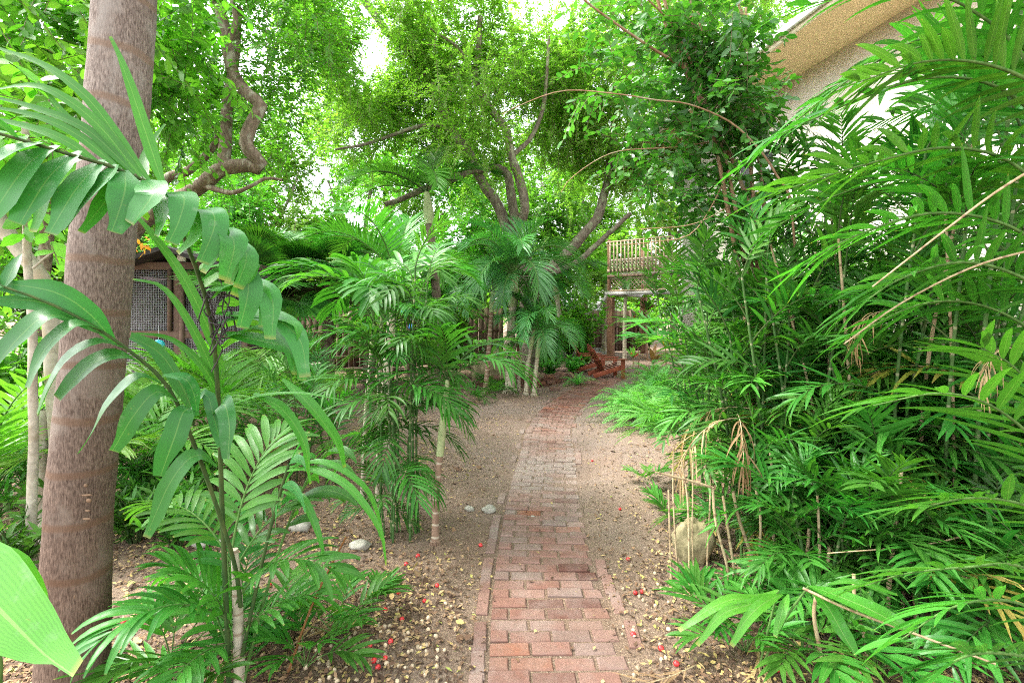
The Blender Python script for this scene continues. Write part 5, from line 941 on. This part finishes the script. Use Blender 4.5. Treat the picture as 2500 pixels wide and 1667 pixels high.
# bright young palm at the bottom right
g3 = gpt(1850, 1640); y3 = thing("young_palm", "bright young palm with two wide split leaves at the bottom right of the path", "palm", g3); o3 = tuple(g3); mb = MB()
for pp, w, tn in (([(1900, 1440, 2.1), (1850, 1462, 2.05), (1790, 1462, 2.0), (1725, 1490, 1.97), (1656, 1536, 1.95)], .021, .95), ([(1905, 1450, 2.1), (1830, 1475, 2.0), (1760, 1500, 1.95), (1700, 1572, 1.93)], .02, .9), ([(1910, 1450, 2.1), (1860, 1475, 2.0), (1815, 1520, 1.95), (1783, 1574, 1.93)], .022, .85), ([(1925, 1450, 2.1), (1910, 1490, 2.05), (1895, 1555, 2.02)], .018, .8),
              ([(1975, 1430, 2.05), (2030, 1448, 1.95), (2130, 1490, 1.85), (2235, 1550, 1.8)], .036, .35), ([(1980, 1435, 2.05), (2020, 1480, 1.97), (2060, 1550, 1.92), (2090, 1600, 1.9)], .034, .2), ([(2020, 1425, 2.1), (2090, 1420, 2.1), (2190, 1450, 2.1)], .013, .4)):
    ribbon(mb, from_px(pp), w, (0, -.55, .9), 'trunc', 12, .2, 0, tn)
mb.build("leaf", M['near_leaf'], y3, o3); mb = MB()
for e in ((1900, 1440, 2.1), (1975, 1430, 2.05)): tube(mb, resample([g3 + (0, 0, -.02), (g3 + P(*e)) / 2 + (.01, 0, .04), P(*e)], 9), .005, 6)
mb.build("stalk", M['stem_green'], y3, o3)
for (px, py, n, sc, fam, lab) in ((1820, 1600, 7, .8, 'seedling', "dark seedling under the bright split leaves"), (1960, 1600, 8, .9, 'seedling', "seedling at the bottom edge right of the bright split leaves"), (2140, 1640, 8, .9, 'seedling', "seedling with stiff leaves at the bottom edge near the corner"), (1640, 1290, 6, .75, 'seedling', "seedling beside the yellowish boulder at right"), (1580, 1190, 5, .6, 'seedling', "tiny blue green seedling in the soil right of the path"), (1740, 1520, 6, .7, 'seedling', "seedling among the cut dry canes"), (2050, 1540, 7, .8, 'seedling', "seedling under the middle front clump")):
    g = gpt(px, py); t = thing("palm_seedling", lab, "palm seedling", g, group="palm seedlings"); put_fronds(t, (0, 0, 0), fam, n, [0, 1, 1], sc)
# cut dry canes
t0 = gpt(1690, 1420); cl = thing("cut_cane_clump", "stand of cut dry canes around the yellowish boulder at right", "palm stump", t0)
for a, b, r in (((1641, 1445, 2.75), (1632, 1195, 2.75), .008), ((1661, 1440, 2.8), (1645, 1090, 2.85), .007), ((1685, 1460, 2.7), (1663, 1120, 2.75), .008), ((1700, 1410, 2.8), (1693, 1100, 2.8), .006), ((1725, 1420, 2.8), (1735, 1150, 2.85), .008), ((1785, 1465, 2.7), (1740, 1190, 2.7), .011), ((1810, 1440, 2.7), (1765, 1210, 2.75), .011), ((1860, 1440, 2.75), (1790, 1200, 2.8), .014), ((1880, 1450, 2.7), (1845, 1190, 2.75), .011), ((1990, 1480, 2.5), (2025, 1335, 2.5), .013), ((1945, 1490, 2.6), (1975, 1290, 2.6), .012), ((2010, 1667, 2.1), (1995, 1440, 2.15), .012), ((2110, 1640, 2.1), (2085, 1400, 2.2), .012), ((2165, 1550, 2.3), (2200, 1150, 2.4), .014), ((2030, 1350, 3.1), (2005, 1050, 3.1), .014), ((1900, 1420, 2.8), (1880, 1100, 2.85), .011), ((2240, 1500, 2.5), (2260, 1420, 2.5), .02)):
    A = P(*a); A[2] = -.02; B = P(*b); r *= .8; mb = MB(); tube(mb, resample([A, A * .7 + B * .3 + rng.normal(0, .012, 3), A * .3 + B * .7 + rng.normal(0, .012, 3), B], 12), [r, r * .8], 7, wob=.15); mb.build("cane", M['dry_cane'], cl, tuple(t0))
mb = MB(); tube(mb, resample([P(1740, 1190, 2.7), P(1680, 1172, 2.68), P(1600, 1152, 2.65)], 6), [.008, .005], 6); mb.build("bent_cane", M['dry_cane'], cl, tuple(t0))
# straw coloured dead fronds
for k, (px, py, Y, fam, rz, sc, lab) in enumerate(((1822, 1020, 3.0, 'straw', 200, .95, "dry straw coloured frond hanging from the front canes of the thicket"), (1850, 1000, 3.05, 'straw', 150, .9, "second dry straw frond hanging beside the first in the thicket"), (1800, 1010, 3.0, 'straw', 250, .8, "small dry frond hanging left of the straw pair"), (2190, 760, 2.6, 'straw', 190, .6, "yellowed dead leaf hanging high in the thicket's middle"), (2480, 850, 1.75, 'straw', 200, .42, "long yellow dead leaflets hanging at the right edge"))):
    t = thing("dead_frond", lab, "dead frond", P(px, py, Y), group="dead palm fronds"); link("leaflets", random.choice(FR[fam][1]), t, (0, 0, 0), (0, 0, R(rz)), sc)
for k, (px, py, rz, sc, lab) in enumerate(((1820, 1545, 250, .75, "grey dry frond lying on the ground by the bright young palm"), (1900, 1340, 300, .8, "dry frond lying between the cut canes"), (1700, 1640, 200, .6, "dry frond fragment on the litter at the bottom edge right of the path"), (690, 1600, 30, .6, "pale dry frond lying under the seedlings at left"), (620, 1395, 100, .6, "dry frond lying behind the young palm"))):
    g = gpt(px, py); mb = MB(); pinnate(mb, [(0, 0, .03), (.3, .05, .05), (.6, 0, .02)], (0, 1, 0), 10, .28, .008, 30, 15, 5, .25, .2, r0=.005, jit=.25)
    t = thing("dead_frond", lab, "dead frond", g, R(rz), group="dead palm fronds"); mb.build("leaflets", [M['straw'], M['dry_cane']], t).scale = (sc,) * 3
for pts, r, lab in (([(2560, 600, 1.75), (2380, 650, 1.75), (2200, 740, 1.8), (2060, 840, 1.85)], .0045, "long pale dry leaf stalk slanting across the areca fronds"), ([(2560, 390, 1.6), (2430, 470, 1.6), (2310, 560, 1.62), (2130, 700, 1.7)], .0045, "pale dry stalk slanting down through the upper right fronds"), ([(1960, 1435, 2.0), (2080, 1490, 1.9), (2230, 1545, 1.8), (2430, 1620, 1.7)], .006, "dry stalk lying across the bright split leaves at bottom right"), ([(2420, 1290, 2.2), (2250, 1330, 2.2), (2020, 1350, 2.3)], .004, "thin dry stalk crossing the low canes at right")):
    p = resample(from_px(pts), 14); mb = MB(); tube(mb, p, [r, r * .6], 6); tag(mb.build("dry_stalk", M['dry_cane'], origin=tuple(p[0])), lab, "dead stalk")
# boulder and stones
def rock(px, py, r, lab, mat='pebble', seed=1, name="rock", n=9, grp="white rocks on the soil"):
    g = gpt(px, py); mb = MB(); blob(mb, (0, 0, r[2] * .55), r, seed, .45, n, freq=1.3); o = mb.build(name, M[mat]); o.location = g; tag(o, lab, "rock" if name == "rock" else "boulder", grp)
rock(1690, 1372, (.12, .1, .175), "yellowish mossy boulder standing among cut canes right of the path", 'stone', 3, "boulder", 16, None)
for k, (px, py, r, lab) in enumerate(((1193, 1249, .04, "white rock nearest the path beside the dark clump"), (1146, 1247, .028, "greenish rock left of the white rock near the path"), (878, 1345, .05, "white rock in front of the pale stems"), (733, 1298, .06, "mossy rock behind the young palm's right stalk"), (492, 1345, .05, "grey rock behind the young palm"), (530, 1338, .04, "small pale rock beside the grey rock behind the young palm"), (800, 1375, .02, "tiny white rock among the nuts"), (1300, 1262, .02, "tiny white rock at the path edge"))):
    rock(px, py, (r * 1.3, r, r * .8), lab, 'pebble', k + 5)
g = gpt(1214, 1122); mb = MB(); tube(mb, resample([(-.08, .02, .012), (-.02, 0, .025), (.04, -.01, .015), (.1, -.02, .012)], 10), [.006, .012, .004], 7, wob=.3); tag(mb.build("dry_pod", M['grey'], origin=tuple(g)), "curled grey dry pod lying on the soil left of the path", "seed pod")

# planters, pots and ornaments far left of centre
def pot(px, py, r, h, mat, lab, plantm='under'):
    g = gpt(px, py); t = thing("plant_pot", lab, "plant pot", g); mb = MB(); tube(mb, [(0, 0, 0), (0, 0, h * .85), (0, 0, h * .86), (0, 0, h), (0, 0, h * .99), (0, 0, h * .8)], 0.0 + r, 20, cap=False)
    pts = np.array([(0, 0, 0), (0, 0, h * .86), (0, 0, h * .861), (0, 0, h), (0, 0, h * .995), (0, 0, h * .85)]); mb = MB(); tube(mb, pts, r, 20); mb.build("pot", M[mat], t)
    mb = MB(); n = 26; leaves(mb, np.repeat([[0, 0, h]], n, 0), nz(rdir(n) * (1, 1, .6) + (0, 0, .8)), np.repeat([[0, 0, 1.0]], n, 0), .35, .03, .8, 5, .2, 'lance'); mb.build("foliage", M[plantm], t)
mb = MB(); box(mb, (0, 0, .14), (.4, .3, .28), cham=.02); o = mb.build("concrete_block", M['block'], smooth=False); o.location = gpt(778, 915); tag(o, "squat weathered concrete block before the left fence", "block")
pot(795, 925, .16, .28, 'black', "black plant pot in front of the left fence beside the block"); pot(745, 930, .15, .26, 'purple', "dull brown plant pot left of the concrete block")
t = thing("timber_bench", "low dark timber bench before the fence behind the pale stems", "bench", gpt(905, 935)); tb = []
for (c, s, nm) in (((0, 0, .3), (1.1, .3, .05), "seat"), ((-.45, 0, .137), (.08, .26, .274), "leg"), ((.45, 0, .137), (.08, .26, .274), "leg")):
    mb = MB(); box(mb, c, s); mb.build(nm, M['fence'], t, bevel=.006)
for (px, py, Y, mat, lab, r) in ((1003, 797, 8.2, 'blue', "small blue glazed ball hanging among leaves left of the ringed palm", .045), (985, 760, 8.2, 'teal', "small turquoise glazed ball hanging above the blue one", .04), (387, 842, 6.2, 'teal', "turquoise glazed ornament in the plants below the coop", .07)):
    c = P(px, py, Y); mb = MB(); blob(mb, c, r, 1, 0, 12); tag(mb.build("glazed_ornament", M[mat], origin=tuple(c)), lab, "garden ornament"); mb = MB(); tube(mb, [c + (0, 0, r * .9), c + (0, .0, .25)], .004, 6); o = mb.build("hook", M['wire']); o.parent = bpy.data.objects[[q.name for q in COL.objects if q.name.startswith("glazed_ornament")][-1]]; o.location = tuple(-c)
mb = MB(); leaves(mb, np.repeat([P(352, 600, 4.2)], 14, 0) + rng.normal(0, .03, (14, 3)), nz(rdir(14) + (0, 0, -.6)), rdir(14), .07, .012, .8, 4, .2, 'lance'); tag(mb.build("flower", M['orange'], origin=tuple(P(352, 600, 4.2))), "orange drooping flower right of the big trunk before the coop", "flower")

# ------------------------------------------------------------------ nuts, fruits, fallen leaves
nm = []
for k in range(4): mb = MB(); blob(mb, (0, 0, 0), (.0115, .009, .009), k, .12, 8, tint=k / 3); nm.append(mb.mesh("palm_nut", M['nut']))
fm = []
for k in range(2): mb = MB(); blob(mb, (0, 0, 0), (.0145, .0125, .0125), k + 9, .08, 9); fm.append(mb.mesh("red_fruit", M['red']))
cnt = 0
while cnt < 190:
    if cnt < 165: px, py = random.gauss(880, 130), random.gauss(1560, 95)
    else: px, py = random.uniform(1520, 1640), random.uniform(1380, 1660)
    if not (480 < px < 1660 and 1290 < py < 1690) or (1150 < px < 1520): continue
    g = gpt(px, py); o = link("palm_nut", random.choice(nm), None, g + (0, 0, .007), (random.uniform(0, 3), random.uniform(0, 3), random.uniform(0, 6)), random.uniform(.75, 1.2))
    tag(o, "small pale palm nut lying on the mulch beside the brick path", "palm nut", "pale palm nuts on the mulch"); cnt += 1
for x, y in ((700, 900), (638, 945), (803, 1065), (597, 1110), (735, 1152), (527, 1205), (615, 1255), (555, 1376), (445, 1395), (525, 1462), (465, 1475), (487, 1510), (300, 1025), (1035, 838), (1850, 1325), (1862, 1105), (1897, 1100), (1823, 920), (1780, 655), (1632, 390)):
    g = gpt(700 + x / 2.187, 950 + y / 2.187); o = link("red_fruit", random.choice(fm), None, g + (0, 0, .01), (random.uniform(0, 3), 0, random.uniform(0, 6)), random.uniform(.85, 1.1)); tag(o, "shiny red palm fruit lying on the mulch near the brick path", "palm fruit", "red palm fruits on the mulch")
for x, y in ((35, 1378), (130, 1475), (758, 1512)):
    g = gpt(1600 + x / 2.541, 1050 + y / 2.541); o = link("red_fruit", fm[0], None, g + (0, 0, .01)); tag(o, "shiny red palm fruit lying on the mulch near the brick path", "palm fruit", "red palm fruits on the mulch")
for x, y in ((1672, 988), (1130, 1065), (770, 1237), (1787, 1163), (1675, 1200), (2123, 937)):
    g = gpt(x / 2.541, 1050 + y / 2.541); o = link("red_fruit", fm[1], None, g + (0, 0, .01)); tag(o, "shiny red palm fruit lying on the mulch near the brick path", "palm fruit", "red palm fruits on the mulch")

def scatter(n, fn):
    out = []
    while len(out) < n:
        m = 20000; y = 1.5 + 12.5 * rng.random(m) ** 1.7; x = (rng.random(m) * 2 - 1) * (.7 + y * 1.02)
        k = rng.random(m) < fn(x, y); out += list(zip(x[k], y[k]))
    a = np.array(out[:n]); return a[:, 0], a[:, 1]
def dens(x, y):
    d = np.abs(x - path_x(y)); q = np.array([noise.noise(Vector((a * 1.3, b * 1.3, 4))) for a, b in zip(x, y)])
    edge = np.clip((d - .28) / .5, .0, 1); open_ = np.exp(-((d - .8) / .6) ** 2) * (y > 3.2) * .55
    return np.clip((edge * (1 - open_) + .012) * (.4 + 1.1 * np.clip(q + .25, 0, 1)), 0, 1)
def flat_bits(x, y, L, W, mat, name, z0=.004, tl=.25, tint=None, nseg=2):
    n = len(x); z = gz(x, y) + z0 + rng.random(n) * .012; z = np.where(np.abs(x - path_x(y)) < .33, np.maximum(z, .016), z); a = rng.random(n) * 6.283; d = np.stack([np.cos(a), np.sin(a), rng.normal(0, tl, n)], 1); mb = MB()
    leaves(mb, np.stack([x, y, z], 1), d, nz(np.stack([rng.normal(0, .3, n), rng.normal(0, .3, n), np.ones(n)], 1)), L * rng.uniform(.5, 1.4, n), W * rng.uniform(.6, 1.3, n), rng.normal(0, .5, n), nseg, .2, 'oval', 0, tint)
    return kind(mb.build(name, M[mat]), 'stuff')
x, y = scatter(90000, dens); flat_bits(x, y, .027, .0075, 'litter', "leaf_litter")
x, y = scatter(80000, lambda x, y: dens(x, y) * (y < 6)); flat_bits(x, y, .012, .0042, 'litter', "mulch_chips", .002, .3, None, 1)
x, y = scatter(900, dens); flat_bits(x, y, .075, .017, 'litter', "fallen_leaves", .01, .5, rng.uniform(.1, 1, 900), 5)
mb = MB(); x, y = scatter(900, lambda x, y: dens(x, y) * (y < 7))
for a, b in zip(x, y):
    t = random.uniform(0, 6.28); L = random.uniform(.04, .16); z = float(gz(a, b)) + .006; tube(mb, [(a, b, z), (a + L * .5 * math.cos(t), b + L * .5 * math.sin(t), z + .01 * random.random()), (a + L * math.cos(t + .2), b + L * math.sin(t + .2), z)], .0014, 3, cap=False)
kind(mb.build("fallen_twigs", M['twig']), 'stuff')
